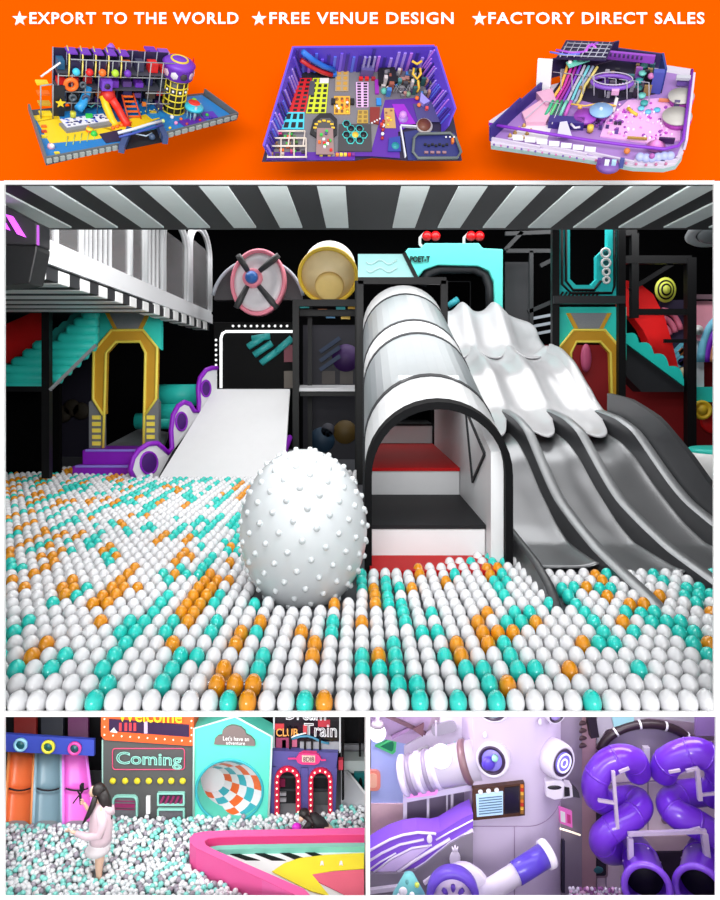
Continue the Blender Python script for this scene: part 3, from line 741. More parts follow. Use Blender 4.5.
for x in (113,125.3,137.3,149,160.5,171.5,182.8):
    b = MB(); b.lathe(P(x,780.6,3.655), (0,-1,0), [(0,.016),(.006,.0155),(.010,.010),(.012,0)], M('lamp yellow', (226,208,44), .3, emit=.08), 18); b.build('lamp', t)
def window(px, t, rad, m_in, stripes):
    x0,y0,x1,y1 = px
    b = MB(); o = rrect(x0,y0,x1,y1,rad); cx_,cy_ = (x0+x1)/2,(y0+y1)/2
    b.pstrip(o, [(cx_+(x-cx_)*(1-3.4/(x1-x0)), cy_+(y-cy_)*(1-3.4/(y1-y0))) for x, y in o], 3.645, .02, mint, True); w = b.build('window', t)
    b = MB(); b.pbox(x0+1.5,y0+1.5,x1-1.5,y1-1.5,3.655,.01,m_in); b.build('pane', w)
    for (xa,ya,xb,yb,wd) in stripes:
        b = MB(); b.bar(P(xa,ya,3.654), P(xb,yb,3.654), wd, M('window magenta', (150,40,96), .5)); b.build('stripe', w)
gp = M('mottled pane', (110,108,114), .4, noise=.35, scale=60)
window((112,796,137.5,821), t, 5, gp, [(115,805,135,805.5,.016),(115,801,135,801.5,.004),(115,809,135,809.5,.004)])
window((157,793,184.5,806), t, 1, M('dark pane', (62,50,66), .4), [(160+5*k,804,164+5*k,796,.011) for k in range(5)])
window((157,809,184.5,828), t, 1, gp, [])
b = MB(); b.pbox(146,797,150,814,3.645,.02,white); b.build('white_bar', t)
t = thing('orange_sign', 'orange Welcome sign edged with small bulbs above the charcoal facade', 'sign', P(147, 741, 3.64))
og = M('sign orange', (236,92,40), .45)
b = MB(); b.pp([(101,708),(193,708),(194,744),(192,746),(105,740),(101,736)], 3.64, .16, og); b.build('board', t)
b = MB(); b.pp([(109,719),(189,725),(189,737),(109,731)], 3.635, .02, M('purple pane', (52,32,66), .3)); pn = b.build('pane', t)
for x in (119,124.5,129,133.5):
    b = MB(); b.pbox(x,723,x+2.6,731,3.632,.01,M('pane red', (200,60,70), .5)); b.build('red_bar', pn)
b = MB(); b.pbox(144,722,147.5,733.5,3.632,.01,M('pane lilac', (190,170,200), .5)); b.build('pale_bar', pn)
b = MB(); b.pp([(110,732),(113.5,728),(117,733)], 3.628, .01, white); b.build('white_peak', pn)
b = MB(); b.text('Welcome', 117.5, 708, 182, 721.5, 3.632, M('sign yellow', (244,206,40), .4), .006, bold=.015, slope=.03); b.build('lettering', t)
bulb = M('sign bulb', (255,240,214), .3, emit=.7)
for x, y in [(104.5+8.6*k, 735+.62*k) for k in range(11)] + [(104.5,719),(104.5,727),(191.5,721),(191.5,728),(191.5,735)]:
    b = MB(); b.ball(P(x,y,3.637), .0045, bulb, 8, 6); b.build('bulb', t)
# --- turquoise house with a checkered tunnel
mt = M('turquoise house', (92,214,190), .5)
t = thing('tunnel_house', 'turquoise gabled house front with a round checkered tunnel mouth', 'facade', P(232, 824, 3.64))
cxh, cyh, rxh, ryh = 228.5, 791, 33, 31
hole = [(cxh + rxh*math.cos(2*PI*k/48), cyh - ryh*math.sin(2*PI*k/48)) for k in range(48)]
outl = [(272,736),(235,716),(194,728),(193,830),(268,830)]
def ray(a):
    # where a ray from the middle of the tunnel mouth leaves the house outline
    dx, dy = math.cos(a), -math.sin(a); best = 1e9
    for (xa,ya),(xb,yb) in zip(outl, outl[1:]+outl[:1]):
        ex, ey = xb-xa, yb-ya; den = dx*ey - dy*ex
        if abs(den) < 1e-9: continue
        s_ = ((xa-cxh)*ey - (ya-cyh)*ex)/den; u = ((xa-cxh)*dy - (ya-cyh)*dx)/den
        if s_ > 0 and -.001 <= u <= 1.001: best = min(best, s_)
    return (cxh+dx*best, cyh+dy*best)
ang = sorted([2*PI*k/48 for k in range(48)] + [math.atan2(-(y-cyh), x-cxh) % (2*PI) for x, y in outl])
b = MB(); b.pstrip([ray(a) for a in ang], [(cxh+rxh*math.cos(a), cyh-ryh*math.sin(a)) for a in ang], 3.64, .12, mt, True); b.build('front', t)
b = MB(); b.tube([P(x,y,3.635) for x, y in ((193.5,829),(194,728.5),(235,716.5),(272,736.5),(268,829))], .006, M('pale trim', (200,232,222), .5), 6); b.build('white_trim', t)
b = MB(); b.tube([P(cxh + 1 + (rxh+.3)*math.cos(2*PI*k/40), cyh - (ryh+.3)*math.sin(2*PI*k/40), 3.64) for k in range(40)], .007, M('tunnel lip', (50,170,180), .5), 8, closed=True); b.build('tunnel_lip', t)
b = MB(); ck = [M('check orange', (232,100,40), .4), M('check white', (226,222,226), .4), M('check teal', (60,168,182), .4)]
def tun(a, v):
    r = 1 - .60*v; cx_ = cxh - 17*v; cy_ = cyh - 11*v
    return P(cx_ + rxh*r*math.cos(a), cy_ - ryh*r*math.sin(a), 3.66 + .19*v)
na, nv = 12, 5
for i in range(na):
    for j in range(nv):
        m = ck[1] if (i + j) % 2 else (ck[0] if ((i//2 + j//2) % 2 == 0) else ck[2])
        for q in range(3):
            a0, a1 = 2*PI*(i+q/3)/na, 2*PI*(i+(q+1)/3)/na
            b.add([tun(a0,j/nv), tun(a1,j/nv), tun(a1,(j+1)/nv), tun(a0,(j+1)/nv)], [(0,1,2,3)], m, False)
b.add([tun(2*PI*k/24, 1) for k in range(24)], [tuple(range(24))], ck[1]); b.build('checkered_tunnel', t)
cl = [(214,744.5),(215,739),(218,736),(222,735.5),(222.5,731),(226,727.5),(231,725.5),(236,725.8),(241,727.5),(245,731),(246,734.5),(251,737),(254.5,741),(255,746)]
b = MB(); b.pp(cl, 3.625, .02, M('cloud grey', (122,108,106), .6)); cd = b.build('cloud_plaque', t)
b = MB(); b.text("Let's have an", 223, 736, 249, 740.5, 3.62, white, .003, bold=.01, slope=.03); b.text("adventure", 226, 741, 245, 744.6, 3.62, white, .003, bold=.01, slope=.03); b.build('lettering', cd)
# --- violet arcade with two lit arches
va = M('arcade violet', (84,80,148), .5); cr = M('arch crimson', (200,24,64), .45)
t = thing('arcade_front', 'violet facade with two crimson bulb-lit arches and a pink badge', 'facade', P(305, 822, 3.68))
yA, yB = 751, 753
front = [(272,yA),(338,yB),(334,818),(270,824)]
b = MB()
def arch(cx_, x0, x1, ytop, ybot, w): 
    r = (x1-x0)/2
    o = [(x0,ybot)] + [(cx_ - r*math.cos(PI*k/14), ytop + r*1.05 - r*1.05*math.sin(PI*k/14)) for k in range(15)] + [(x1,ybot)]
    r2 = r - w
    i_ = [(x0+w,ybot)] + [(cx_ - r2*math.cos(PI*k/14), ytop + r*1.05 - r2*1.05*math.sin(PI*k/14)) for k in range(15)] + [(x1-w,ybot)]
    return o, i_
A1, I1 = arch(287.5, 274.5, 300.5, 767, 822, 4.6); A2, I2 = arch(320.5, 308.5, 332.5, 768.5, 819, 4.4)
b.pp([(272,yA),(338,yB),(336,768.4),(271.5,766.8)], 3.68, .1, va)
b.pp([(271.6,766),(276,766),(274.5,824),(270,824)], 3.68, .1, va)
b.pp([(301,767),(308,767),(308.5,821),(300.5,821)], 3.68, .1, va)
b.pp([(332.5,768),(337,768),(335,818),(332.5,818)], 3.68, .1, va)
for A in (A1, A2):
    # the spandrels left and right of each arch
    half = A[1:9]; b.pp(half + [(A[8][0], 766.5), (A[1][0]-.2, 766.5)], 3.682, .095, va)
    half = A[8:16]; b.pp(half + [(A[15][0]+.2, 766.5), (A[8][0], 766.5)], 3.682, .095, va)
b.build('front', t)
for (A, I, n) in ((A1, I1, 0), (A2, I2, 1)):
    b = MB(); b.pstrip(A, I, 3.665, .04, cr); f = b.build('arch_frame', t)
    mid = [((xa+xb)/2, (ya+yb)/2) for (xa,ya),(xb,yb) in zip(A, I)]
    seg = [mid[0]] + mid[1:-1] + [mid[-1]]
    L = [0]
    for p, q in zip(seg, seg[1:]): L.append(L[-1] + math.hypot(q[0]-p[0], q[1]-p[1]))
    nb = 19
    for k in range(nb):
        s_ = L[-1]*(k+.4)/nb
        for i in range(len(seg)-1):
            if L[i] <= s_ <= L[i+1]:
                u = (s_-L[i])/(L[i+1]-L[i]); x = seg[i][0]+(seg[i+1][0]-seg[i][0])*u; y = seg[i][1]+(seg[i+1][1]-seg[i][1])*u
        b = MB(); b.ball(P(x,y,3.662), .0052, bulb, 8, 6); b.build('bulb', f)
    x0, x1 = I[0][0], I[-1][0]
    b = MB(); b.pbox(x0-1,768,x1+1,824,3.80,.03,M('arcade dark', (26,26,30), .6)); bk = b.build('back_panel', t)
    for y in (776, 789, 812):
        b = MB(); b.bar(P(x0,y,3.79), P(x1,y+.5,3.79), .012, M('arcade bar', (60,62,66), .5)); b.build('crossbar', bk)
    if n == 0:
        for (xa,ya,xb,yb,c3) in ((279,779,285,787,(150,30,80)),(279,793,286,796,(200,200,205)),(279,799,286,802,(200,200,205)),(280,812,292,818,(110,110,112))):
            b = MB(); b.pbox(xa,ya,xb,yb,3.785,.02,M('inside %d' % ya, c3, .5)); b.build('block', bk)
    else:
        b = MB(); b.pbox(311,792,330,812,3.785,.02,M('smoke board', (90,92,94), .5)); b.build('board', bk)
b = MB(); b.pp([(300-3+k_*0, 0) for k_ in ()] or [(296,759),(299,754.5),(303,753.5),(316,754),(319,756),(321,759.5),(318,764),(314,765),(302,764.5),(298,763)], 3.66, .03, M('badge pink', (232,60,130), .4)); bd = b.build('badge', t)
b = MB(); b.pp([(302,756),(315,756.5),(315,762.5),(302,762)], 3.65, .02, M('badge cream', (226,206,190), .4)); b.build('plate', bd)
b = MB(); b.text('8DI8', 303, 756.8, 314, 761.8, 3.647, M('badge text', (120,70,90), .5), .002, bold=.01); b.build('lettering', bd)
for xa, xb, y in ((288,296,758.5),(321,326,760)):
    b = MB(); b.bar(P(xa,y,3.665), P(xb,y,3.665), .006, M('badge pink', (232,60,130), .4)); b.build('side_bar', bd)
# --- glass screen above the arcade
t = thing('glass_screen', 'dark glass screen lettered Dream Train above the violet arcade', 'sign', P(307, 752, 3.72))
b = MB(); b.pbox(274,706,339,753,3.72,.02,M('black glass', (20,18,26), .1)); b.build('pane', t)
for x in (274, 340):
    b = MB(); b.bar(P(x,706,3.715), P(x,752.5,3.715), .008, M('glass edge', (196,200,204), .4)); b.build('edge_post', t)
ol = M('outline white', (226,226,230), .4)
b = MB(); b.text('Train', 304, 723, 337, 736.5, 3.71, ol, outline=.025, slope=.03); b.text('Dream', 286, 704, 326, 720, 3.71, ol, outline=.025, slope=.02); b.build('lettering', t)
b = MB(); b.text('CLUB', 276, 728.5, 298, 736.5, 3.708, M('club orange', (232,160,80), .4), .004, bold=.02); b.build('small_lettering', t)
for (xa,ya,xb,yb,c3) in ((275,724,284,730,(190,50,60)),(276,738,290,750,(150,60,96)),(282,740,286,748,(110,120,190)),(292,739,297,747,(180,90,120)),(303,725,307,734,(190,60,70)),(318,720,330,727,(170,40,56)),(300,742,339,751,(150,152,158))):
    b = MB(); b.pbox(xa,ya,xb,yb,3.714,.01,M('glass art %d %d' % (xa,ya), c3, .5)); b.build('artwork', t)
b = MB(); b.tube([P(x,y,3.708) for x, y in ((292,739),(300,736.5),(308,736),(315,738.5),(322,742),(329,743.5))], .006, M('train blue', (60,130,160), .4), 8); b.build('rail_curve', t)
b = MB(); b.tube([P(x,y,3.708) for x, y in ((290,738),(297,735),(306,733))], .004, white, 6); b.build('white_swoosh', t)
for x in (290, 305, 312, 320):
    b = MB(); b.bar(P(x,738 if x > 300 else 728,3.706), P(x,750,3.706), .010, black); b.build('post', t)
# --- right edge of the room behind
t = thing('side_play_frame', 'black posts with white deck and teal panel right of the arcade', 'frame', P(352, 812, 3.9))
for x, ya, yb, d in ((343,712,806,3.80),(360,712,770,3.95),(365,712,764,3.95)):
    b = MB(); b.bar(P(x,ya,d), P(x,yb,d), .012, black); b.build('post', t)
b = MB(); b.pbox(340,745,366,760,4.05,.02,M('pale mesh', (176,176,182), .5, noise=.15, scale=40)); b.build('mesh_panel', t)
b = MB(); b.pbox(341,761,366,773,3.9,.1,M('deck white', (206,216,214), .5)); b.build('deck', t)
b = MB(); b.pbox(338.5,760,343,770,3.75,.03,M('small coral', (226,70,90), .5)); b.build('coral_block', t)
b = MB(); b.pbox(354,773,366,796,3.88,.05,M('deep teal panel', (20,120,122), .5)); tp = b.build('teal_panel', t)
b = MB(); b.ball(P(360.5,783,3.875), .010, black, 10, 8, rz=.03, ry=.006); b.build('slot', tp)
t = thing('white_chute', 'pale grey slide descending to the balls at the right edge of the room', 'slide', P(354, 808, 3.78))
b = MB(); b.prism([P(341,771,3.88), P(348,772,3.88), P(368,797,3.74), P(368,812,3.72), P(341,812,3.76)], (0,.02,0), M('chute pale', (190,192,196), .4)); b.build('bed', t)
b = MB(); b.tube([P(347,771,3.86), P(357,783,3.8), P(367,796,3.73)], .006, M('chute edge', (220,222,224), .4), 6); b.build('edge', t)
# --- pink foam wall ring
zt = -.735
top_out = [(364.6,828.8),(330,829.5),(285,830.3),(240,831),(205,832.3),(194,834.5),(189.5,839),(190,844),(196,849),(215,858),(240,870),(262,880),(285,891),(297,897)]
top_in = [(364.6,835.2),(330,835.5),(285,836.3),(245,837),(218,838),(208,839.5),(204.5,842),(206,846),(213,850),(233,859),(258,870),(281,880),(304,890),(311,897)]
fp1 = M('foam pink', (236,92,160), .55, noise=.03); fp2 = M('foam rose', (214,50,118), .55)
def TP(p, z): return G(p[0], p[1], zt) + V((0, 0, z - zt))
t = thing('foam_wall', 'low pink foam wall curving round a padded play ring', 'wall', (G(300,860,zt).x, G(300,860,zt).y, ZB))
o_ = [TP(p, ZB) for p in top_out]; i_ = [TP(p, ZB) for p in top_in]
split = 6
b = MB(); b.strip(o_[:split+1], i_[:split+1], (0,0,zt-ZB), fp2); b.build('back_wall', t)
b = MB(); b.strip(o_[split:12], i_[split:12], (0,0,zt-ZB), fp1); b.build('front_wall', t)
b = MB(); b.strip(o_[11:], i_[11:], (0,0,zt-ZB+.001), M('foam pink end', (238,104,172), .55)); b.build('end_wall', t)
b = MB(); b.strip([p + V((0,0,zt-ZB+.001)) for p in o_], [p + V((0,0,zt-ZB+.001)) for p in i_], (0,0,.004), fp1); b.build('top_cover', t)
b = MB(); ins = [p + V((.0,-.012,0)) for p in i_[:6]]
b.strip(i_[:6], [V((p.x, p.y-.03, p.z)) for p in i_[:6]], (0,0,.075), M('ring teal', (120,200,180), .5)); b.build('inner_bench', t)
zi = ZB + .05
t = thing('play_mat', 'black and white striped play mat with yellow curve inside the foam ring', 'mat', (G(320,870,zi).x, G(320,870,zi).y, ZB))
def inside_poly(shift): return [V((p.x, p.y, ZB)) for p in i_]
b = MB(); poly = [V((p.x, p.y, ZB+.002)) for p in i_] + [V((P(370,0,2.97).x-.03, 2.97, ZB+.002))]
poly = [V((min(p.x, .02), p.y, p.z)) for p in poly]
b.prism(poly, (0,0,zi-ZB-.002), M('mat white', (226,226,226), .5)); b.build('mat', t)
for k in range(6):
    b = MB(); x0 = 222 + 26*k; y0 = 851.5 - .3*k
    b.prism([G(x0,y0,zi+.001), G(x0+9,y0,zi+.001), G(x0+38,y0+9+k*.5,zi+.001), G(x0+24,y0+9+k*.5,zi+.001)], (0,0,.002), black)
    if x0+38 < 364: b.build('black_stripe', t)
b = MB(); ypts = [(272,872),(284,864),(300,858.5),(325,855.5),(364,853.5)]
yp = [G(x,y,zi+.004) for x, y in ypts] + [G(364,869,zi+.004), G(334,871,zi+.004), G(312,875,zi+.004), G(330,897,zi+.004), G(310,891,zi+.004)]
b.prism(yp, (0,0,.003), M('mat yellow', (240,222,50), .5)); b.build('yellow_curve', t)
b = MB(); b.prism([G(x,y,zi+.003) for x, y in ((304,876),(334,872),(364,870),(364,897),(348,897),(330,888))], (0,0,.003), M('mat coral', (224,100,124), .5)); b.build('coral_patch', t)
b = MB()
for x in (322, 341): b.prism([G(x-2,866,zi+.009), G(x-1,861,zi+.009), G(x+1,861,zi+.009), G(x+2,866,zi+.009), G(x,864.5,zi+.009)], (0,0,.001), white)
b.build('white_marks', t)
# --- the small balls
def in_ring(x, y):
    p = [(q.x, q.y) for q in o_] + [(.3, 2.7)]; c = False
    for k in range(len(p)):
        (xa,ya),(xb,yb) = p[k], p[k-1]
        if (ya > y) != (yb > y) and x < (xb-xa)*(y-ya)/(yb-ya)+xa: c = not c
    return c
r = .0128
bm_ = [M('small white ball', (228,230,233), .35), M('mint ball', (140,222,212), .35), M('grey ball', (158,150,162), .35)]
bn_ = ['white', 'mint', 'grey']
pts = []
ny = 0
y = 2.985
person_xy = G(98, 878, ZB)
while y < 3.80:
    x = -2.2 + (ny % 2)*r
    while x < .018:
        px = 360 + 720*x/y
        lim = 3.585 if px < 97 else (3.64 if px < 270 else (3.665 if px < 337 else 3.74))
        jx, jy = x + random.uniform(-.007,.007), y + random.uniform(-.006,.006)
        if jy < lim and px > -8 and not in_ring(jx-.012, jy) and not in_ring(jx+.012, jy+.006) and not in_ring(jx, jy-.014) and jx < .02:
            if (jx-person_xy.x)**2 + (jy-person_xy.y)**2 > .035**2:
                pts.append((jy, jx, ZB + r + random.uniform(0, .016)))
        x += 2.0*r
    y += 1.7*r; ny += 1
pts.sort()
first2 = [None]*3
b = MB()
vis = 0
for (y, x, z) in pts:
    k = random.choices((0,1,2), (.60,.24,.16))[0]
    px, py = 360 + 720*x/y, 378 + (1.4-z)*720/y
    if vis < 300 and 4 < px < 366 and 3.1 < y:
        vis += 1
        if first2[k] is None:
            q = MB(); q.ball((x,y,z), r, bm_[k], 12, 8)
            first2[k] = q.build('play_ball', label='small %s ball near the front of the lower left ball pit' % bn_[k], cat='ball', group='%s balls in the lower left pit' % bn_[k], origin=(x,y,z))
        else: clone(first2[k], V((x,y,z)) - WORLD[first2[k].name])
    else: b.ball((x,y,z), r, bm_[k], 8, 5)
b.build('play_balls', label='white, mint and grey balls filling the rest of the lower left pit', cat='balls', kind='stuff')
# --- the standing person
def skin_body(name, verts, edges, radii, mat, parent, sub=2):
    # one continuous body grown over a skeleton; the first vertex is the pelvis
    o = V(verts[0]); me = bpy.data.meshes.new(name)
    me.from_pydata([tuple(V(v)-o) for v in verts], edges, []); me.materials.append(mat)
    ob = bpy.data.objects.new(name, me); COL.objects.link(ob); WORLD[ob.name] = o
    ob.parent = parent; ob.location = o - world_of(parent)
    ob.modifiers.new('skin', 'SKIN').use_smooth_shade = True
    if not me.skin_vertices: me.attributes  # layer is made by the modifier
    bm = bmesh.new(); bm.from_mesh(me); lay = bm.verts.layers.skin.verify()
    bm.verts.ensure_lookup_table()
    for v, rr in zip(bm.verts, radii):
        v[lay].radius = (rr, rr) if not isinstance(rr, tuple) else rr; v[lay].use_root = v.index == 0
    bm.to_mesh(me); bm.free()
    s_ = ob.modifiers.new('round', 'SUBSURF'); s_.levels = sub; s_.render_levels = sub
    return ob
skin = M('skin', (226,184,160), .5, noise=.03); hairm = M('dark hair', (28,20,20), .5, noise=.2)
dpz = person_xy.y
u = dpz/720
ft = V((person_xy.x, dpz, ZB+.004))
def Q(px, py, off=0.0):     # a point of the figure, off metres nearer (-) or farther (+)
    p = P(px, py, dpz); return V((p.x, dpz + off, p.z))
t = thing('person', 'person with long dark hair in pale hoodie and white skirt holding a camera grip', 'person', ft)
vs = [Q(101,848), Q(101,836), Q(101.5,822), Q(101,811), Q(99.5,803), Q(98.5,799),
      Q(97,795), Q(96.5,788.5),
      Q(103,808,-.030), Q(106,817,-.043), Q(103,828,-.046), Q(90,829,-.046), Q(79,826.5,-.044), Q(74,825.5,-.043),
      Q(100,808,.030), Q(97,818,.042), Q(91,823,.044), Q(84,815,.044), Q(80,808,.043),
      Q(102,853,-.019), Q(100.5,866,-.021), Q(101,880,-.022), Q(96,883,-.022),
      Q(99,853,.019), Q(96.5,866,.021), Q(96.5,879,.022), Q(91,882,.022)]
ed = [(0,1),(1,2),(2,3),(3,4),(4,5),(5,6),(6,7),(3,8),(8,9),(9,10),(10,11),(11,12),(12,13),(3,14),(14,15),(15,16),(16,17),(17,18),
      (0,19),(19,20),(20,21),(21,22),(0,23),(23,24),(24,25),(25,26)]
ra = [.033,.029,.033,.032,.014,.012,.022,.024, .015,.013,.011,.010,.008,.006, .015,.013,.011,.009,.007, .022,.0165,.011,.009, .022,.0165,.011,.009]
skin_body('body', vs, ed, ra, skin, t)
# fingers of both hands
for (hx, hy, off, tgt) in ((73,825.3,-.043,[(69.5,823.6),(69,824.8),(69.2,826),(70,827.2)]),):
    for k, (fx_, fy_) in enumerate(tgt):
        b = MB(); b.tube([Q(hx,hy,off), Q((hx+fx_)/2-.3,(hy+fy_)/2-.4,off-.004+.003*k), Q(fx_,fy_,off-.004+.003*k)], [.0028,.0026,.0018], skin, 6); b.build('finger', t)
    b = MB(); b.tube([Q(hx+1,hy-.5,off), Q(hx-.6,hy-2.2,off), Q(hx-2,hy-2.8,off)], [.003,.0028,.002], skin, 6); b.build('thumb', t)
for k in range(4):
    b = MB(); b.tube([Q(80,806.5+k*.9,.043), Q(77.6,806.2+k*.9,.037), Q(76.6,806.4+k*.9,.043), Q(77.4,806.6+k*.9,.049)], [.0028,.0027,.0025,.002], skin, 6); b.build('finger', t)
b = MB(); b.tube([Q(80,806,.043), Q(78.5,804.6,.040), Q(77.2,804.4,.038)], [.003,.0028,.002], skin, 6); b.build('thumb', t)
# face
b = MB(); b.ball(Q(93.0,791.5), .016, skin, 14, 10, rz=.024, ry=.017); b.tube([Q(90.6,790.5), Q(89.1,793), Q(90.6,793.6)], [.0026,.0036,.003], skin, 8); b.build('face', t)
b = MB(); b.ball(Q(90.8,790.2,-.009), .0022, black, 8, 6); b.build('eye', t)
b = MB(); b.ball(Q(90.3,796,-.004), .0022, M('lips', (190,90,90), .5), 8, 6, rz=.0014, ry=.005); b.build('mouth', t)
b = MB(); b.ball(Q(98,792,-.024), .005, skin, 8, 6, rz=.008, ry=.003); b.build('ear', t)
# clothes
def loft(mb, secs, mat, n=20):
    # secs: (centre, half width along x, half depth along y)
    vs = []; fs = []
    for c, a, bb_ in secs:
        for k in range(n):
            w_ = 2*PI*k/n; vs.append(c + V((a*math.cos(w_), bb_*math.sin(w_), 0)))
    for i in range(len(secs)-1):
        for k in range(n):
            l = (k+1) % n; fs.append((i*n+k, i*n+l, (i+1)*n+l, (i+1)*n+k))
    fs += [tuple(range(n)), tuple(range((len(secs)-1)*n, len(secs)*n))]
    mb.add(vs, fs, mat, True)
hood = M('pale hoodie', (222,196,206), .7, bump=.1); skirt = M('white skirt', (232,222,226), .7)
b = MB(); loft(b, [(Q(100.5,842),.046,.050),(Q(100.5,836),.048,.053),(Q(101,825),.050,.055),(Q(101.5,814),.047,.055),(Q(101,808),.038,.048),(Q(100,803.5),.022,.026),(Q(99.5,802),.016,.018)], hood)
b.tube([Q(103,807,-.034), Q(106.5,817,-.052), Q(104,827.5,-.054), Q(92,829.5,-.052), Q(80,827,-.046)], [.020,.021,.019,.017,.013], hood, 14)
b.tube([Q(100,807,.034), Q(97,818,.050), Q(91,822.5,.050), Q(86,817,.047)], [.020,.020,.017,.013], hood, 14)
b.tube([Q(106,805,-.022), Q(110,809,-.012), Q(111,812,.0), Q(110,809,.012), Q(105,805,.022)], [.010,.016,.018,.016,.010], hood, 10)
b.build('hoodie', t)
b = MB(); loft(b, [(Q(97.5,851),.056,.056),(Q(98.5,847),.052,.054),(Q(100,843),.047,.052),(Q(100.5,839),.045,.050)], skirt); b.build('skirt', t)
b = MB(); b.ball(Q(98.8,789.8), .030, hairm, 18, 12, rz=.029, ry=.030)
b.tube([Q(101,791), Q(104.5,800,.004), Q(107,810,.004), Q(109,818,.0), Q(110.5,823,.0)], [.026,.027,.024,.017,.004], hairm, 12)
b.tube([Q(97,794,-.022), Q(95.5,801,-.034), Q(91.5,810,-.046), Q(87,817,-.050)], [.012,.013,.010,.003], hairm, 10); b.build('hair', t)
t = thing('camera_grip', 'small black folding camera grip raised in the standing person hand', 'camera', Q(77,812,.043))
b = MB(); b.tube([Q(77.3,810,.043), Q(76.3,799,.043)], .0058, black, 8); b.build('handle', t)
b = MB(); b.tube([Q(76,800,.043), Q(69.5,808.5,.040)], .003, black, 6); b.build('leg', t)
b = MB(); b.tube([Q(76,800,.043), Q(73,796.5,.05)], .004, black, 6); b.build('leg', t)
b = MB(); b.tube([Q(76.5,800,.043), Q(79.3,796,.043), Q(78,789,.043)], .0045, black, 6); b.build('arm', t)
b = MB(); a = Q(78,793,.043); b.box((a.x-.006, a.y-.012, a.z-.014), (a.x+.007, a.y+.012, a.z+.016), black); b.build('phone', t, bevel=.002)
# --- the person lying in the balls
dl = 3.53
def Q2(px, py, off=0.0):
    p = P(px, py, dl); return V((p.x, dl+off, p.z))
t = thing('person', 'person in black lying among the balls behind the pink foam wall', 'person', Q2(313,829))
blk = M('black jacket', (30,28,30), .6)
vs = [Q2(322,828), Q2(316,823), Q2(310,818), Q2(306.5,815.5), Q2(303,814), Q2(311,821,-.03), Q2(304,826,-.035), Q2(329,832,-.012), Q2(336,836,-.012), Q2(329,831,.014), Q2(336,835,.014)]
skin_body('body', vs, [(0,1),(1,2),(2,3),(3,4),(2,5),(5,6),(0,7),(7,8),(0,9),(9,10)], [.030,.032,.030,.014,.020,.011,.008,.02,.014,.02,.014], skin, t)
b = MB(); b.tube([Q2(325,830), Q2(319,825), Q2(312,819), Q2(308,816.5)], [.030,.040,.036,.016], blk, 14); b.tube([Q2(311,819,-.028), Q2(307,823,-.036), Q2(304,826,-.036)], [.018,.015,.012], blk, 10); b.build('jacket', t)
b = MB(); b.ball(Q2(304,813.5), .027, hairm, 16, 10, rz=.024, ry=.027); b.tube([Q2(306,814,-.012), Q2(312,818,-.034), Q2(316,823,-.040)], [.016,.012,.004], hairm, 8); b.build('hair', t)
b = MB(); b.ball(Q2(301.6,816.5,-.018), .013, skin, 10, 8, rz=.014, ry=.010); b.tube([Q2(300.8,816.5,-.027), Q2(300.2,817.6,-.031)], .0025, skin, 6); b.build('face', t)
b = MB(); c = Q2(297,825,-.02); b.ball(c, .024, M('magenta', (232,40,214), .5), 16, 10, rz=.02); b.build('magenta_cushion', label='round magenta cushion beside the person lying in the balls', cat='cushion')
# ================================================================= lower right room: lilac space playground
lil1 = M('lilac wall', (200,186,212), .5, noise=.02); lil2 = M('pale lilac', (220,212,228), .45, noise=.02); mauve = M('mauve grey', (150,138,156), .5)
mv2 = M('mauve panel', (198,178,196), .5, noise=.04); vio = M('violet tube', (112,50,206), .28, coat=.4, noise=.03); indigo = M('indigo', (82,58,190), .35, coat=.3)
xw = P(370,0,D0).x
ZR_ = -1.55
b = MB(); b.box((xw+.001, D0+.013, ZR_-.03), (2.25, 4.1, ZR_), mauve); b.build('floor_right', kind='structure')
b = MB(); b.box((xw+.001, 4.1, ZR_), (2.25, 4.15, -.03), mv2); b.build('wall_back_right', kind='structure')
b = MB(); b.box((2.25, D0+.015, ZR_), (2.29, 4.35, -.03), mauve); b.build('wall_right_lower', kind='structure')
# left bay
t = thing('blue_wall_panel', 'pale blue wall with pink dado and green triangle at the left of the room', 'panel', P(388, 845, 4.0))
b = MB(); b.pbox(371,735,407,806,4.0,.03,M('baby blue', (176,190,244), .5)); b.build('upper_panel', t)
b = MB(); b.pbox(371,804,404,850,3.99,.03,M('dado pink', (244,206,214), .5, noise=.08, scale=30)); b.build('dado', t)
gt = [(375,746.5),(391,739),(395,738.5),(396.5,742),(395.5,752),(392.5,754.5)]
b = MB(); b.pp(gt, 3.98, .03, M('light green', (80,200,120), .4)); tr = b.build('green_triangle', t)
b = MB(); b.pp(inset(gt, 389.5, 746.8, .62), 3.975, .02, M('green core', (20,120,80), .4)); b.build('core', tr)
b = MB(); b.pp(rrect(366,771,380.5,791,5), 3.98, .03, M('coral frame', (244,150,130), .4)); cf = b.build('coral_pad', t)
b = MB(); b.pp(rrect(369,774,377,788,3), 3.975, .02, M('coral core', (250,190,160), .4)); b.build('core', cf)
t = thing('soffit', 'mauve ceiling soffit with dark crossing beams at the upper left', 'ceiling panel', P(400, 744, 3.9))
b = MB(); b.prism([P(371,706,3.8), P(436,706,3.8), P(426,733,3.95), P(406,744,3.98), P(371,736,3.98)], (0,0,.03), M('soffit mauve', (196,170,206), .5)); b.build('panel', t)
b = MB(); b.bar(P(384,714,3.84), P(425,733,3.93), .02, M('beam brown', (96,70,80), .5)); b.build('beam', t)
b = MB(); b.bar(P(392,737,3.92), P(412,727,3.9), .016, M('beam mauve', (140,110,150), .5)); b.build('beam', t)
b = MB(); b.pp([(413,730),(424,724),(423,737)], 3.86, .02, M('gusset', (92,62,70), .5)); b.build('gusset', t)
c = P(377.5,733,3.7)
t = thing('globe_lamp', 'round white globe lamp hanging in the upper left of the lilac room', 'lamp', c)
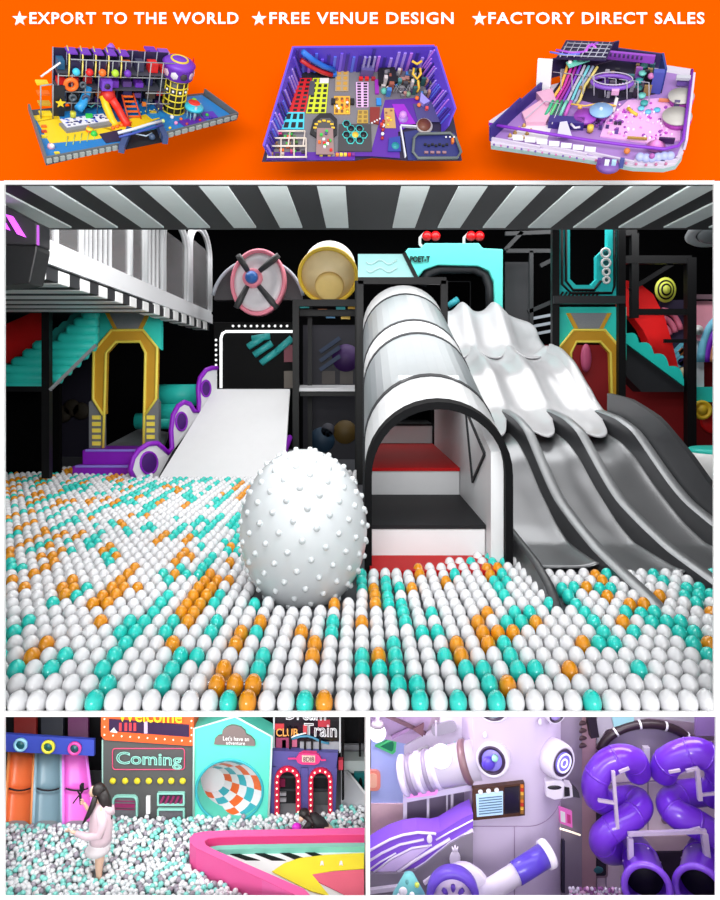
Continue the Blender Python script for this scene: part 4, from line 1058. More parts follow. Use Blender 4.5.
b = MB(); b.ball(c, .044, M('globe glow', (255,250,255), .3, emit=.6), 20, 14); b.build('globe', t)
b = MB(); b.lathe(c+V((0,0,.035)), (0,0,1), [(0,.034),(.02,.028),(.03,.01),(.42,.006)], M('lamp cap', (150,140,150), .4), 16); b.build('cap', t)
t = thing('capsule_wall', 'white wall with grey capsule window and teal dots behind the barrel', 'panel', P(440, 800, 3.99))
b = MB(); b.pp([(404,746),(440,728),(440,706),(476,706),(476,800),(404,800)], 3.99, .03, lil2); b.build('panel', t)
ang_ = -.22
cap = [(444 + (x-444)*math.cos(ang_) - (y-729)*math.sin(ang_), 729 + (x-444)*math.sin(ang_) + (y-729)*math.cos(ang_)) for x, y in rrect(431,723.5,457,734.5,5.4)]
b = MB(); b.pp(cap, 3.97, .03, M('capsule grey', (164,160,172), .3)); cw_ = b.build('capsule_window', t)
b = MB(); b.pbox(435,722,437,738,3.965,.02,lil2); b.build('mullion', cw_)
for x, y in ((438,747.5),(446.5,745),(455,742.5),(463.5,740),(472,737.5)):
    b = MB(); b.ball(P(x,y,3.985), .006, M('teal dot', (110,190,176), .4), 8, 6); b.build('teal_dot', t)
b = MB(); b.pp([(417,750),(428,746.5),(429,756),(418,759)], 3.975, .01, white); b.build('notice', t)
# barrel
A, Bq = P(402,776,3.74), P(478,759,3.66); ax = (Bq-A).normalized(); L = (Bq-A).length; rb = .098
t = thing('space_barrel', 'pale ribbed barrel lying along the wall with white round lamp', 'barrel', A)
b = MB(); b.lathe(A, ax, [(.0,rb*.72),(.02,rb*.9),(L*.45,rb*.95),(L,rb)], M('barrel pearl', (190,182,200), .35), 36); b.build('drum', t)
for k, (s_, m) in enumerate(((.0,'a'),(.04,'b'),(.085,'a'),(.13,'b'),(.175,'a'))):
    b = MB(); b.lathe(A + ax*s_, ax, [(0,rb*.9),(.008,rb*1.02),(.022,rb*1.02),(.03,rb*.9)], lil2 if m == 'a' else M('rib dark', (136,126,146), .3), 32); b.build('rib', t)
b = MB(); b.lathe(A + ax*(L*.80), ax, [(0,rb*.99),(.01,rb*1.1),(.03,rb*1.1),(.04,rb*1.0)], M('bronze ring', (120,90,96), .3), 32); b.build('bronze_ring', t)
c = P(440.5,758,3.60); b = MB(); b.lathe(c, (-.2,-1,.1), [(-.06,.048),(-.005,.056),(.008,.05),(.012,0)], M('lamp white', (252,250,255), .3, emit=.25), 30); b.build('round_lamp', t)
# platform
t = thing('barrel_platform', 'white framed platform with mauve recess carrying the barrel', 'platform', P(440, 840, 3.75))
b = MB(); b.prism([P(404,797,3.72), P(474,784,3.66), P(474,790,3.66), P(404,803,3.72)], (0,.1,0), lil2); b.build('beam', t)
b = MB(); b.pbox(405,790,474,842,3.9,.03,M('recess mauve', (128,116,140), .5)); b.build('recess', t)
for x, ya, yb, w_ in ((428,796,836,.013),(452,790,830,.013),(447,792,830,.008),(405,796,842,.02)):
    b = MB(); b.bar(P(x,ya,3.74), P(x,yb,3.74), w_, lil2); b.build('post', t)
b = MB(); b.bar(P(414,833,3.74), P(430,823,3.74), .008, M('blue grey bar', (120,130,160), .5)); b.build('brace', t)
t = thing('pink_sign', 'small glowing pink sign under the barrel', 'sign', P(422, 797, 3.68))
b = MB(); b.pp([(405.5,789),(437,784.5),(438,792),(436,795),(407,798.5)], 3.68, .02, M('sign pink', (236,150,214), .4, emit=.25)); b.build('board', t)
for x in (411, 422, 431):
    b = MB(); b.ball(P(x,791.5-(x-411)*.1,3.675), .008, white, 10, 8, rz=.011, ry=.004); b.build('figure', t)
# wave slide panel
t = thing('wavy_slide', 'violet wavy slide striped with white lines above a grey pineapple panel', 'slide', P(420, 897, 3.5))
up = [(369,852),(378,846),(390,839.5),(403,835),(418,832.5),(433,833.5),(441,831.5),(452,824.5),(462,818.5),(473,813.5)]
dn = [(473,832),(462,836.5),(450,843.5),(438,853),(426,863),(415,870),(404,872.5),(369,873.5)]
b = MB(); b.pp(up + dn, 3.52, .12, M('slide violet', (134,84,214), .4)); b.build('violet_band', t)
wt = M('line white', (240,230,248), .4)
for pts_, w_ in (([(369,851)]+up[1:6]+[(436,834)], .006), ([(369,861),(382,853),(400,844.5),(424,839.5)], .006), ([(436,840),(450,832),(473,820)], .004),
               ([(373,873),(392,858),(412,848),(432,845)], .005), ([(398,872),(412,862),(428,852),(450,839)], .008), ([(369,870),(380,862),(396,853)], .004), (dn[::-1][1:7]+[(473,830)], .009)):
    b = MB(); b.tube([P(x,y,3.515) for x, y in pts_], w_, wt, 6); b.build('white_line', t)
b = MB(); b.pp([(376,872.5),(392,860),(412,850),(430,847),(416,857),(400,868),(394,872.5)], 3.514, .008, M('pale violet', (214,190,240), .4)); b.build('pale_field', t)
b = MB(); b.pp([(369,874),(404,873),(415,870.5),(426,863.5),(438,853.5),(450,844),(462,837),(473,832.5),(473,897),(369,903)], 3.5, .1, M('panel grey', (134,126,140), .5)); pf = b.build('grey_panel', t)
b = MB(); b.ball(P(455,859,3.495), .027, wt, 16, 10, rz=.042, ry=.006); pa = b.build('pineapple', t)
for dx in (-3, 0, 3):
    b = MB(); b.tube([P(455+dx*.4,851,3.492), P(455+dx,846.5-(1.5 if dx == 0 else 0),3.492)], [.009,.002], wt, 6); b.build('leaf', pa)
b = MB(); b.ball(P(429.5,839,3.51), .014, wt, 12, 8, rz=.022, ry=.005); b.build('small_pineapple', t)
b = MB(); b.bar(P(424,883,3.49), P(447,866.5,3.49), .016, wt); b.build('white_dash', t)
b = MB(); b.bar(P(369,891,3.49), P(400,887,3.49), .02, lil2); b.build('base_strip', t)
# small teal tent
c = P(409,900,3.2)
t = thing('teal_cone', 'small teal cone tent with white and yellow spots at the lower left of the room', 'toy', (c.x, c.y, c.z))
b = MB(); b.lathe(c, (0,0,1), [(0,.075),(.02,.073),(.115,.022),(.12,0)], M('cone teal', (110,190,190), .5), 28); b.build('cone', t)
for x, y, r_, c3 in ((403,891.5,.019,(238,238,244)),(417,885,.011,(206,222,90)),(407,882,.008,(80,150,150)),(412,895,.012,(238,238,244)),(399,896,.010,(238,238,244))):
    b = MB(); b.ball(P(x,y,3.135 + (.02 if y < 890 else 0)), r_, M('spot %d' % c3[2], c3, .5), 12, 8, ry=.012); b.build('spot', t)
# wheel and telescope
c = P(453,899,3.12)
t = thing('toy_telescope', 'violet and white toy telescope cannon with a spoked wheel', 'toy', (c.x, c.y+.05, c.z-.1))
k = 3.12/720
b = MB(); b.lathe(c, (-.1,-1,.12), [(-.06,26*k),(-.03,26.5*k),(.0,26*k),(.01,24*k),(.01,19.5*k),(-.005,19*k)], M('wheel violet', (96,64,190), .4), 40); w_ = b.build('wheel', t)
b = MB(); b.lathe(c, (-.1,-1,.12), [(-.03,19.5*k),(-.004,19.5*k),(-.004,0)], M('wheel lilac', (224,204,232), .4), 32); b.build('disc', w_)
for j in range(8):
    a = 2*PI*(j+.5)/8 + PI/8
    b = MB(); p0 = c + V((math.cos(a)*8*k, -.004, math.sin(a)*8*k)); p1 = c + V((math.cos(a)*14.5*k, -.004, math.sin(a)*14.5*k))
    b.tube([p0, (p0+p1)/2, p1], [.006,.011,.009], M('slot violet', (88,50,170), .4), 8); b.build('slot', w_)
b = MB(); b.lathe(P(466,895,3.24), (.2,-1,.3), [(-.06,.115),(0,.12),(.03,.10)], lil2, 36); b.build('housing', t)
p0, p1 = P(470,903,3.22), P(553,850,3.36); ax = (p1-p0).normalized(); L = (p1-p0).length
b = MB(); b.lathe(p0, ax, [(0,.046),(L*.58,.046)], lil2, 32); b.build('barrel', t)
b = MB(); b.lathe(p0, ax, [(L*.54,.049),(L*.545,.051),(L*.885,.053)], indigo, 32); b.build('violet_sleeve', t)
b = MB(); b.lathe(p0, ax, [(L*.885,.062),(L*.93,.065),(L*.96,.062),(L*.965,0)], M('cap white', (240,234,246), .35), 32); b.build('cap', t)
# central curved pillar
t = thing('curved_pillar', 'large pale lilac rounded pillar in the middle of the room', 'pillar', P(512, 900, 3.7))
def pil(u, v):
    x = 473 + u*(100)
    bulge = 0 if u < .55 else ((u-.55)/.45)**2
    d = 3.60 + .22*bulge
    p = P(x, 0, 3.60); return V((p.x, d, ZR_ + (-.06 - ZR_)*v))
b = MB(); b.grid(pil, 40, 2, lil1); b.grid(lambda u, v: pil(0, v) + V((0, .4*u, 0)), 2, 2, lil1); b.build('shell', t)
sm = M('seam', (150,128,160), .5)
b = MB(); b.tube([pil(u/20, .0) + V((0,-.002,1.4-(826-378)/720*3.6 - ZR_)) for u in range(21)], .0018, sm, 6); b.build('seam', t)
b = MB(); b.tube([P(514.5,826,3.598), P(514.5,897,3.598)], .0022, sm, 6); b.build('seam', t)
for x, y, m in ((485,735,'(white)'),(540,722,'(white)')):
    b = MB(); b.ball(P(x,y,3.59), .011, lil2, 10, 8, rz=.018, ry=.01); b.build('sensor', t)
def porthole(x, y, r_, axis, label, core, d=3.58, name='porthole_lamp'):
    c = P(x, y, d); q = thing(name, label, 'lamp', c); a = V(axis).normalized(); k = d/720
    b = MB(); b.lathe(c - a*.09, a, [(0,r_*k*1.0),(.05,r_*k*1.03),(.09,r_*k*.98),(.10,r_*k*.9),(.10,r_*k*.78),(.085,r_*k*.76)], lil2, 36); b.build('housing', q)
    b = MB(); b.lathe(c, a, [(.0,r_*k*.76),(.012,r_*k*.75),(.013,r_*k*.68),(.006,r_*k*.66)], M('port trim', (60,44,70), .3), 32); b.build('trim', q)
    b = MB(); b.lathe(c, a, [(-.01,r_*k*.68),(.004,r_*k*.67),(.010,r_*k*.4),(.012,0)], core, 32); b.build('lens', q)
    return q, c, a, k
q, c, a, k = porthole(492, 760, 17.5, (-.32,-.93,.12), 'round porthole lamp with violet lens above the screen', M('lens violet', (130,120,206), .25))
b = MB(); b.ball(c + a*.02 + V((-.015,0,-.01)), .034, indigo, 16, 12, ry=.02); b.build('violet_ball', q)
b = MB(); b.lathe(c + a*.045 + V((.02,-.0,.022)), a, [(-.02,.016),(0,.015),(.006,.008),(.006,0)], M('green eye', (150,214,190), .3), 16); b.build('green_eye', q)
porthole(493, 709, 17, (-.2,-.9,-.3), 'porthole lamp at the top of the pillar cut by the frame edge', M('lens blue', (190,214,226), .25))
porthole(556, 714, 11, (.3,-.9,-.2), 'small dark porthole lamp at the top right of the pillar', M('lens lilac', (170,150,220), .25), 3.62)
q, c, a, k = porthole(562, 762, 17.5, (.5,-.85,.02), 'white spotlight drum with glowing violet ring lens right of the pillar', M('spot violet', (120,110,200), .3, emit=.3), 3.6, 'spotlight')
for rr in (.5, .22):
    b = MB(); b.tube([c + a*.016 + (V((0,0,1))*math.cos(2*PI*j/20) + V((.86,.5,0))*math.sin(2*PI*j/20))*17.5*k*rr for j in range(20)], .005, M('ring glow', (220,216,250), .3, emit=.5), 6, closed=True); b.build('lens_ring', q)
# screen
t = thing('wall_screen', 'tilted wall screen in brown and gold frame with pale blue lines', 'screen', P(498, 820, 3.57))
b = MB(); b.pp([(472.5,789),(524.5,783),(525,815.5),(473.5,820.5)], 3.57, .03, M('screen bronze', (74,44,26), .4, noise=.6, scale=50)); b.build('frame', t)
b = MB(); b.pp([(476,794.5),(503,791.5),(503,814.5),(477,817)], 3.565, .01, M('screen blue', (176,206,230), .3, emit=.35)); sc = b.build('picture', t)
for j in range(7):
    b = MB(); b.bar(P(479,798.5+j*2.6,3.563), P(502,796.2+j*2.6,3.563), .0035, M('screen line', (74,110,140), .4)); b.build('line', sc)
b = MB(); b.pp([(504.5,788),(519,786.3),(519.5,812.5),(504.5,814)], 3.565, .01, M('screen black', (30,26,34), .2)); b.build('dark_panel', t)
for j, x in enumerate((480.5,488.5,496.5)):
    b = MB(); b.lathe(P(x,791.8-j*.9,3.566), (0,-1,0), [(0,.012),(.006,.011),(.006,.006),(.002,.006)], white, 14); b.build('dial', t)
for j in range(8):
    b = MB(); c3 = ((214,120,30),(190,50,30),(220,170,60),(160,110,40))[j % 4]
    b.pbox(520.6,785+j*3.7,523.6,788+j*3.7,3.564,.01,M('gilt %d' % (j % 4), c3, .4)); b.build('gilt_tile', t)
# grey flank right of the pillar
t = thing('grey_flank', 'mauve grey side wall with lit strip right of the pillar', 'wall panel', P(562, 898, 3.78))
b = MB(); b.prism([P(548,706,3.80), P(582,706,3.98), P(582,897,3.98), P(548,905,3.80)], (0,.04,0), mauve); b.build('panel', t)
b = MB(); b.pbox(581,706,596,897,3.99,.03,M('flank rose', (176,140,150), .5)); b.build('rose_strip', t)
b = MB(); b.tube([P(560,828.5,3.80), P(570,831.5,3.86), P(580,835,3.93)], .005, M('strip glow', (255,236,214), .3, emit=1.2), 6); b.build('light_strip', t)
b = MB(); b.pbox(562,841,565,893,3.80,.02,M('slit', (40,34,60), .5)); b.build('slit', t)
for j in range(4):
    b = MB(); b.ball(P(580.5,723+j*7.5,3.975), .036, M('slot brown', (84,62,68), .4), 14, 8, rz=.014, ry=.012); b.build('vent', t)
b = MB(); b.bar(P(589,706,3.93), P(594,736,3.93), .045, M('black beam', (36,28,36), .4)); b.build('dark_beam', t)
t = thing('pink_poster', 'small pink and white poster on the grey side wall', 'poster', P(566, 828, 3.775))
b = MB(); b.pp([(558.5,806.5),(572,811.5),(572.5,828),(560,823)], 3.775, .01, M('poster pink', (226,110,190), .5, emit=.15)); b.build('sheet', t)
b = MB(); b.pp([(560.5,811),(565,812.6),(565.5,823),(561,821.5)], 3.772, .004, white); b.build('white_block', t)
b = MB(); b.pp([(567,814),(570.5,815.4),(571,824),(567.5,822.8)], 3.772, .004, M('poster rose', (200,60,130), .5)); b.build('rose_block', t)
t = thing('robot_box', 'white angular box device with dark slot under the spotlight', 'device', P(556, 800, 3.66))
b = MB(); b.prism([P(545.5,782,3.6), P(561,780,3.6), P(565,784,3.6), P(563,799,3.6), P(555,800.5,3.6), P(546,797,3.6)], (0,.09,0), lil2); b.build('case', t, bevel=.006)
b = MB(); b.ball(P(554.5,787.5,3.6), .036, M('slot black', (24,20,30), .3), 14, 8, rz=.011, ry=.006); b.build('slot', t)
b = MB(); b.pp([(563,784),(572,786),(573,797),(563,799)], 3.62, .05, M('device grey', (200,192,208), .4)); gb = b.build('side_block', t)
b = MB(); b.pp([(564.5,787),(569.5,788),(570,796),(564.5,797)], 3.615, .02, M('slot black', (24,20,30), .3)); b.build('grille', gb)
b = MB(); b.pp([(571,786),(579,793),(580,798),(573,797)], 3.63, .05, M('device black', (50,46,56), .4)); b.build('lens_block', t)
b = MB(); b.bar(P(561,772,3.64), P(560,781,3.64), .025, M('slot black', (24,20,30), .3)); b.build('bracket', t)
# back wall of the tube bay
t = thing('bay_wall', 'pale panelled back wall with grey fan arch behind the violet tubes', 'wall panel', P(650, 897, 4.02))
b = MB(); b.pbox(597,744,720,905,4.03,.04,M('bay pale', (232,214,226), .45, noise=.03)); b.build('panel', t)
for x0,y0,x1,y1 in ((648,742,648,830),(606,783.5,690,779),(606,744,606,900)):
    b = MB(); b.bar(P(x0,y0,4.02), P(x1,y1,4.02), .005, sm); b.build('seam', t)
fan = arc(648,756,48,27,5,175,18)
b = MB(); b.pp(fan + [(601,760),(695,760)], 4.0, .03, M('fan grey', (150,140,156), .5)); b.build('fan', t)
b = MB(); pts_ = arc(648,757,49,33,14,168,20); b.tube([P(x,y,3.97) for x, y in pts_], .024, M('arch tube brown', (48,34,40), .35), 12); at_ = b.build('arch_tube', t)
for j in (3, 7, 11, 15):
    x, y = pts_[j]; x2, y2 = pts_[j+1]; p, q_ = P(x,y,3.97), P(x2,y2,3.97); b = MB(); b.lathe(p, (q_-p), [(0,.026),(.012,.026)], white, 14); b.build('band', at_)
b = MB(); b.prism([P(597,706,3.98), P(720,706,3.98), P(720,730,3.98), P(690,722,3.98), P(648,718,3.98), P(606,730,3.98), P(597,745,3.98)], (0,.02,0), M('fascia grey', (168,164,172), .5)); b.build('fascia', t)
b = MB(); b.pp([(611,712),(634,712),(634,722),(614,727)], 3.97, .02, M('aqua pane', (150,200,200), .3)); b.build('aqua_pane', t)
b = MB(); b.pbox(644,748,650,768,3.97,.03,M('white bracket', (224,216,230), .4)); b.build('white_bracket', t)
b = MB(); b.pbox(696,706,720,736,3.96,.02,M('corner violet', (150,120,180), .5)); b.build('corner_panel', t)
for (x0,y0,x1,y1,d) in ((580,757,606,782,4.0),(582,800,607,823,4.0),(583,847,608,878,4.0),(662,800,688,824,4.02)):
    b = MB(); o = rrect(x0,y0,x1,y1,3); b.pp(o, d, .02, M('frame rose', (150,120,136), .4)); w_ = b.build('window', t)
    b = MB(); b.pp(inset(o, (x0+x1)/2, (y0+y1)/2, .86), d-.006, .01, M('night pane', (44,38,52), .2)); b.build('pane', w_)
    if y0 == 847:
        b = MB(); b.ball(P(598,870,d-.008), .03, M('pane teal', (50,110,120), .3), 12, 8, rz=.02, ry=.004); b.build('teal_shape', w_)  # flat teal shape set on the dark pane
b = MB(); b.pp([(630,836),(700,836),(690,846),(676,853),(655,854),(640,848)], 3.99, .03, M('apron', (206,180,190), .5)); b.build('apron', t)
b = MB(); b.pbox(628,852,706,905,3.98,.02,M('under bay', (40,28,50), .6)); b.build('under_bay', t)
# violet tubes
def vtube(name, label, pts, rr, n=18, sub=6, parts=()):
    P3 = [P(x, y, d) for x, y, d in pts]; sm_ = []
    for i in range(len(P3)-1):
        p0, p1, p2, p3 = P3[max(i-1,0)], P3[i], P3[i+1], P3[min(i+2,len(P3)-1)]
        for j in range(sub):
            u = j/sub; sm_.append(.5*((2*p1) + (p2-p0)*u + (2*p0-5*p1+4*p2-p3)*u*u + (3*p1-p0-3*p2+p3)*u**3))
    sm_.append(P3[-1])
    R_ = [rr]*len(sm_) if not isinstance(rr, (list,tuple)) else [rr[0] + (rr[1]-rr[0])*i/(len(sm_)-1) for i in range(len(sm_))]
    t = thing(name, label, 'slide', P3[-1])
    b = MB(); b.tube(sm_, R_, vio, n, cap=False); b.build('tube', t, solid=.005)
    return t, sm_, R_
def collar(t, sm_, R_, i, k=1.06, m=None):
    b = MB(); a = (sm_[min(i+1,len(sm_)-1)] - sm_[max(i-1,0)]).normalized()
    b.lathe(sm_[i] - a*.006, a, [(0,R_[i]*k),(.012,R_[i]*k)], m or vio, 24); b.build('flange', t)
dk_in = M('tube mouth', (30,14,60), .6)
def bend(label, pts, rr, cols, end=True):
    t, s_, R_ = vtube('tube_slide', label, pts, rr)
    for i in cols: collar(t, s_, R_, i)
    if end:
        a = (s_[1]-s_[0]).normalized(); b = MB(); b.lathe(s_[0]+a*.01, a, [(0,R_[0]*.98),(.004,R_[0]*.98)], dk_in, 20); b.build('dark_mouth', t)
    return t
bend('left violet tube slide, upper bend curling round to the left', [(638,772,3.72),(634,761,3.66),(620,758,3.62),(605,765,3.62),(595,781,3.62),(597,796,3.66),(612,804,3.74),(628,804,3.80)], .063, (6,14,22,30))
bend('left violet tube slide, lower zigzag bend', [(618,800,3.80),(634,799,3.74),(640,807,3.66),(628,819,3.60),(611,829,3.58),(602,839,3.60),(608,850,3.68),(624,850,3.76)], .062, (8,16,24,32))
bend('right violet tube slide, upper bend running off to the right edge', [(663,772,3.72),(668,762,3.66),(683,754,3.62),(700,753,3.60),(716,764,3.60),(720,780,3.64),(712,795,3.74)], .068, (6,14,20,28))
bend('right violet tube slide, lower zigzag bend toward the right edge', [(702,792,3.80),(682,795,3.74),(670,803,3.66),(677,814,3.60),(695,823,3.58),(712,834,3.58),(724,848,3.60)], .066, (8,16,24,30))
def funnel(label, pts, r0, r1):
    t, s_, R_ = vtube('tube_exit', label, pts, [r0, r1])
    a = (s_[-1]-s_[-2]).normalized(); e = s_[-1]
    u_ = a.orthogonal().normalized(); w_ = a.cross(u_)
    b = MB(); b.tube([e + (u_*math.cos(2*PI*j/32) + w_*math.sin(2*PI*j/32))*r1*1.02 for j in range(32)], .016, M('rim violet', (128,72,216), .3, coat=.3), 10, closed=True); b.build('rim', t)
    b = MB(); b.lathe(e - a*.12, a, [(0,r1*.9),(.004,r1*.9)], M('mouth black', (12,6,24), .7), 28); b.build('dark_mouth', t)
    for j in range(7):
        an = 2*PI*j/7; b = MB(); b.ball(s_[-6] + (u_*math.cos(an) + w_*math.sin(an))*R_[-6]*1.0, .006, M('bolt pale', (206,186,226), .3), 8, 6); b.build('bolt', t)
    collar(t, s_, R_, len(s_)-7)
    return t
funnel('left violet tube exit with round dark mouth at the bottom', [(622,834,3.84),(632,846,3.74),(641,862,3.60),(647,888,3.36)], .060, .098)
funnel('right violet tube exit with round dark mouth at the bottom edge', [(712,834,3.84),(707,846,3.74),(702,862,3.60),(699,890,3.36)], .060, .100)
t = thing('tube_supports', 'pale steel posts and crossbar holding the violet tube slides', 'frame', P(668, 900, 3.6))
stl = M('support pale', (206,190,212), .35, metal=.2)
for p, q_, w_ in (((628,834),(706,831),.017),((630,838),(632,903),.024),((704,833),(710,884),.028),((613,771),(618,836),.016),((697,768),(700,800),.02),((598,800),(616,803),.014),((619,772),(629,768),.012),((669,772),(680,770),.012),((684,832),(700,828),.012),((700,795),(718,793),.012),((686,771),(698,768),.014)):
    b = MB(); d_ = 3.72 if w_ < .02 else 3.52
    if p[1] > 830: d_ = 3.50
    if p[1] < 830: d_ = 3.53
    b.bar(P(*p,d_), P(*q_,d_), w_, stl); b.build('strut', t)
b = MB()
for i in range(6):
    for j in range(16):
        p = P(570+j*3.6, 889+i*2.4, 3.5+.001*i); b.ball(p + V((random.uniform(-.004,.004),0,random.uniform(-.003,.003))), .009, [M('confetti pink', (236,190,226), .4), lil2, M('confetti plum', (150,90,150), .4)][random.randrange(3)], 7, 5)
b.build('pink_pit_balls', label='heap of tiny pink and white balls at the foot of the grey side wall', cat='balls', kind='stuff')
# ================================================================= orange sign board with lettering and three venue models fixed to it
ora = M('board orange', (226,84,0), 1.0, noise=.004, spec=0)
zt_ = P(0,-60,D0).z; zb_ = P(0,180.5,D0).z
t = thing('sign_board', 'wide orange sign board with white slogans and stars across the top', 'sign', (0, D0, zb_))
b = MB(); b.box((-7.4, D0, zb_), (7.4, D0+.03, zt_), ora); b.build('board', t)
lw = M('letter white', (255,255,255), .5, noise=0, spec=.2)
for txt, x0, x1, sx in (('EXPORT TO THE WORLD', 29.5, 238.5, 19.5), ('FREE VENUE DESIGN', 269.5, 453.5, 259), ('FACTORY DIRECT SALES', 488.5, 704.5, 479.5)):
    b = MB(); b.text(txt, x0, 12.2, x1, 24, D0-.004, lw, .006, bold=.022, spacing=1.14); b.build('lettering', t)
    st = [(sx + (7.6 if k % 2 == 0 else 3.1)*math.sin(PI*k/5), 18.6 - (7.6 if k % 2 == 0 else 3.1)*math.cos(PI*k/5)) for k in range(10)]
    b = MB(); b.pp(st, D0-.006, .006, lw); b.build('star', t)
CAMP = V((0, 0, CZ))
class Model:
    # a small venue model: u to its right, v to its back, w up; pos() finds the point at height w that is seen at a picture position
    def __init__(s, name, label, px, py, d, elev, turn):
        s.c = P(px, py, d); s.k = d/720
        r = (s.c - CAMP).normalized(); e1 = r.cross(V((0,0,1))).normalized(); e2 = e1.cross(r)
        e, q = math.radians(elev), math.radians(turn)
        s.W = e2*math.cos(e) - r*math.sin(e); H = e2*math.sin(e) + r*math.cos(e)
        s.U = e1*math.cos(q) + H*math.sin(q); s.Vv = -e1*math.sin(q) + H*math.cos(q)
        s.t = thing(name, label, 'model', s.c); s.cols = {}
    def L(s, u, v, w): return s.c + (s.U*u + s.Vv*v + s.W*w)*s.k
    def pos(s, px, py, w=0):
        ray = V(((px-CX)/F, 1, -(py-HY)/F)); o = s.c + s.W*(w*s.k)
        p = CAMP + ray*((o-CAMP).dot(s.W)/ray.dot(s.W)) - o
        return p.dot(s.U)/s.k, p.dot(s.Vv)/s.k
    def m(s, c3): return M('model paint %d %d %d' % tuple(c3), c3, .45, noise=.03)
    def done(s, b, name, par=None): return b.build(name, par or s.t)
    def poly(s, name, pix, w0, h, c3, par=None):
        pts = [s.L(*s.pos(x, y, w0+h), w0) for x, y in pix]
        b = MB(); b.prism(pts, s.W*(h*s.k), s.m(c3)); return s.done(b, name, par)
    def wall(s, name, p, q, h, c3, th=2.0, w0=0, h2=None, par=None, lean=0):
        (u0,v0), (u1,v1) = s.pos(*p, w0), s.pos(*q, w0); h2 = h if h2 is None else h2
        d = V((u1-u0, v1-v0)); n = V((-d.y, d.x)).normalized()*th*.5
        a = [s.L(u0,v0,w0), s.L(u1,v1,w0), s.L(u1+lean*h2,v1,w0+h2), s.L(u0+lean*h,v0,w0+h)]
        off = s.U*(n.x*s.k) + s.Vv*(n.y*s.k)
        b = MB(); b.prism([x_-off for x_ in a], off*2, s.m(c3)); return s.done(b, name, par)
    def box(s, name, px, py, su, sv, h, c3, w0=0, par=None):
        # px, py: where the middle of its foot is seen
        u, v = s.pos(px, py, w0)
        q = [s.L(u+a*su/2, v+c*sv/2, w0) for a, c in ((-1,-1),(1,-1),(1,1),(-1,1))]
        b = MB(); b.prism(q, s.W*(h*s.k), s.m(c3)); return s.done(b, name, par)
    def cyl(s, name, px, py, r, h, c3, w0=0, r2=None, par=None, n=20):
        u, v = s.pos(px, py, w0); r2 = r if r2 is None else r2
        b = MB(); b.lathe(s.L(u,v,w0), s.W, [(0,r*s.k),(h*s.k,r2*s.k)], s.m(c3), n, ref=s.U); return s.done(b, name, par)
    def ball(s, name, px, py, r, c3, w0=0, par=None):
        u, v = s.pos(px, py, w0); b = MB(); b.ball(s.L(u,v,w0), r*s.k, s.m(c3), 14, 9); return s.done(b, name, par)
    def tube(s, name, pts, r, c3, par=None, n=7, closed=False):
        b = MB(); b.tube([s.L(*s.pos(x, y, w), w) for x, y, w in pts], r*s.k, s.m(c3), n, closed=closed); return s.done(b, name, par)
    def tuv(s, name, pts, r, c3, par=None, n=6):
        b = MB(); b.tube([s.L(*p) for p in pts], r*s.k, s.m(c3), n); return s.done(b, name, par)
    def buv(s, name, lo, hi, c3, par=None):
        q = [s.L(a, c, lo[2]) for a, c in ((lo[0],lo[1]),(hi[0],lo[1]),(hi[0],hi[1]),(lo[0],hi[1]))]
        b = MB(); b.prism(q, s.W*((hi[2]-lo[2])*s.k), s.m(c3)); return s.done(b, name, par)
RED, YEL, BLU, CYA, PUR, GRN, ORG, WHT, BLK, GRY, PNK, NAV, MAG = (216,30,30),(240,208,40),(30,120,200),(60,190,225),(110,50,180),(50,190,70),(240,110,30),(232,232,236),(24,22,28),(126,128,130),(236,150,200),(30,30,80),(200,60,180)
rnd = random.Random(11)
# ---------------------------------------------------------------- left model
m = Model('venue_model', 'model of a play park with purple roofs, red slide and yellow-gridded round tower', 48, 160, 2.2, 34, 15)
m.poly('base', [(46,163),(237,118),(203,93),(29,110)], -3, 3, (70,76,84))
m.poly('blue_floor', [(48,159),(234,117),(202,95),(120,104),(32,116)], 0, .6, (30,120,190))
for i, pts in enumerate(([(37,121),(58,117),(70,131),(105,126),(122,134),(96,139),(50,143)], [(100,127),(150,113),(160,118),(120,134)], [(32,116),(56,112),(60,118),(38,122)])):
    m.poly('yellow_floor', pts, .6, .5, (236,200,30))
m.poly('dark_floor', [(99,134),(122,129),(126,140),(106,143)], .7, .5, (30,34,70))
for p, q in (((46,163),(118,149)), ((160,139),(237,118)), ((237,118),(204,94)), ((29,110),(46,163))):
    f = m.wall('fence', p, q, 7, (96,100,104), 2)
    n = 11
    if p[1] > 130:
        for k in range(n):
            a = (p[0]+(q[0]-p[0])*(k+.18)/n, p[1]+(q[1]-p[1])*(k+.18)/n); c_ = (p[0]+(q[0]-p[0])*(k+.82)/n, p[1]+(q[1]-p[1])*(k+.82)/n)
            m.wall('panel', (a[0], a[1]+.4), (c_[0], c_[1]+.4), 4.6, (158,164,160), 2.4, 1.2, par=f)
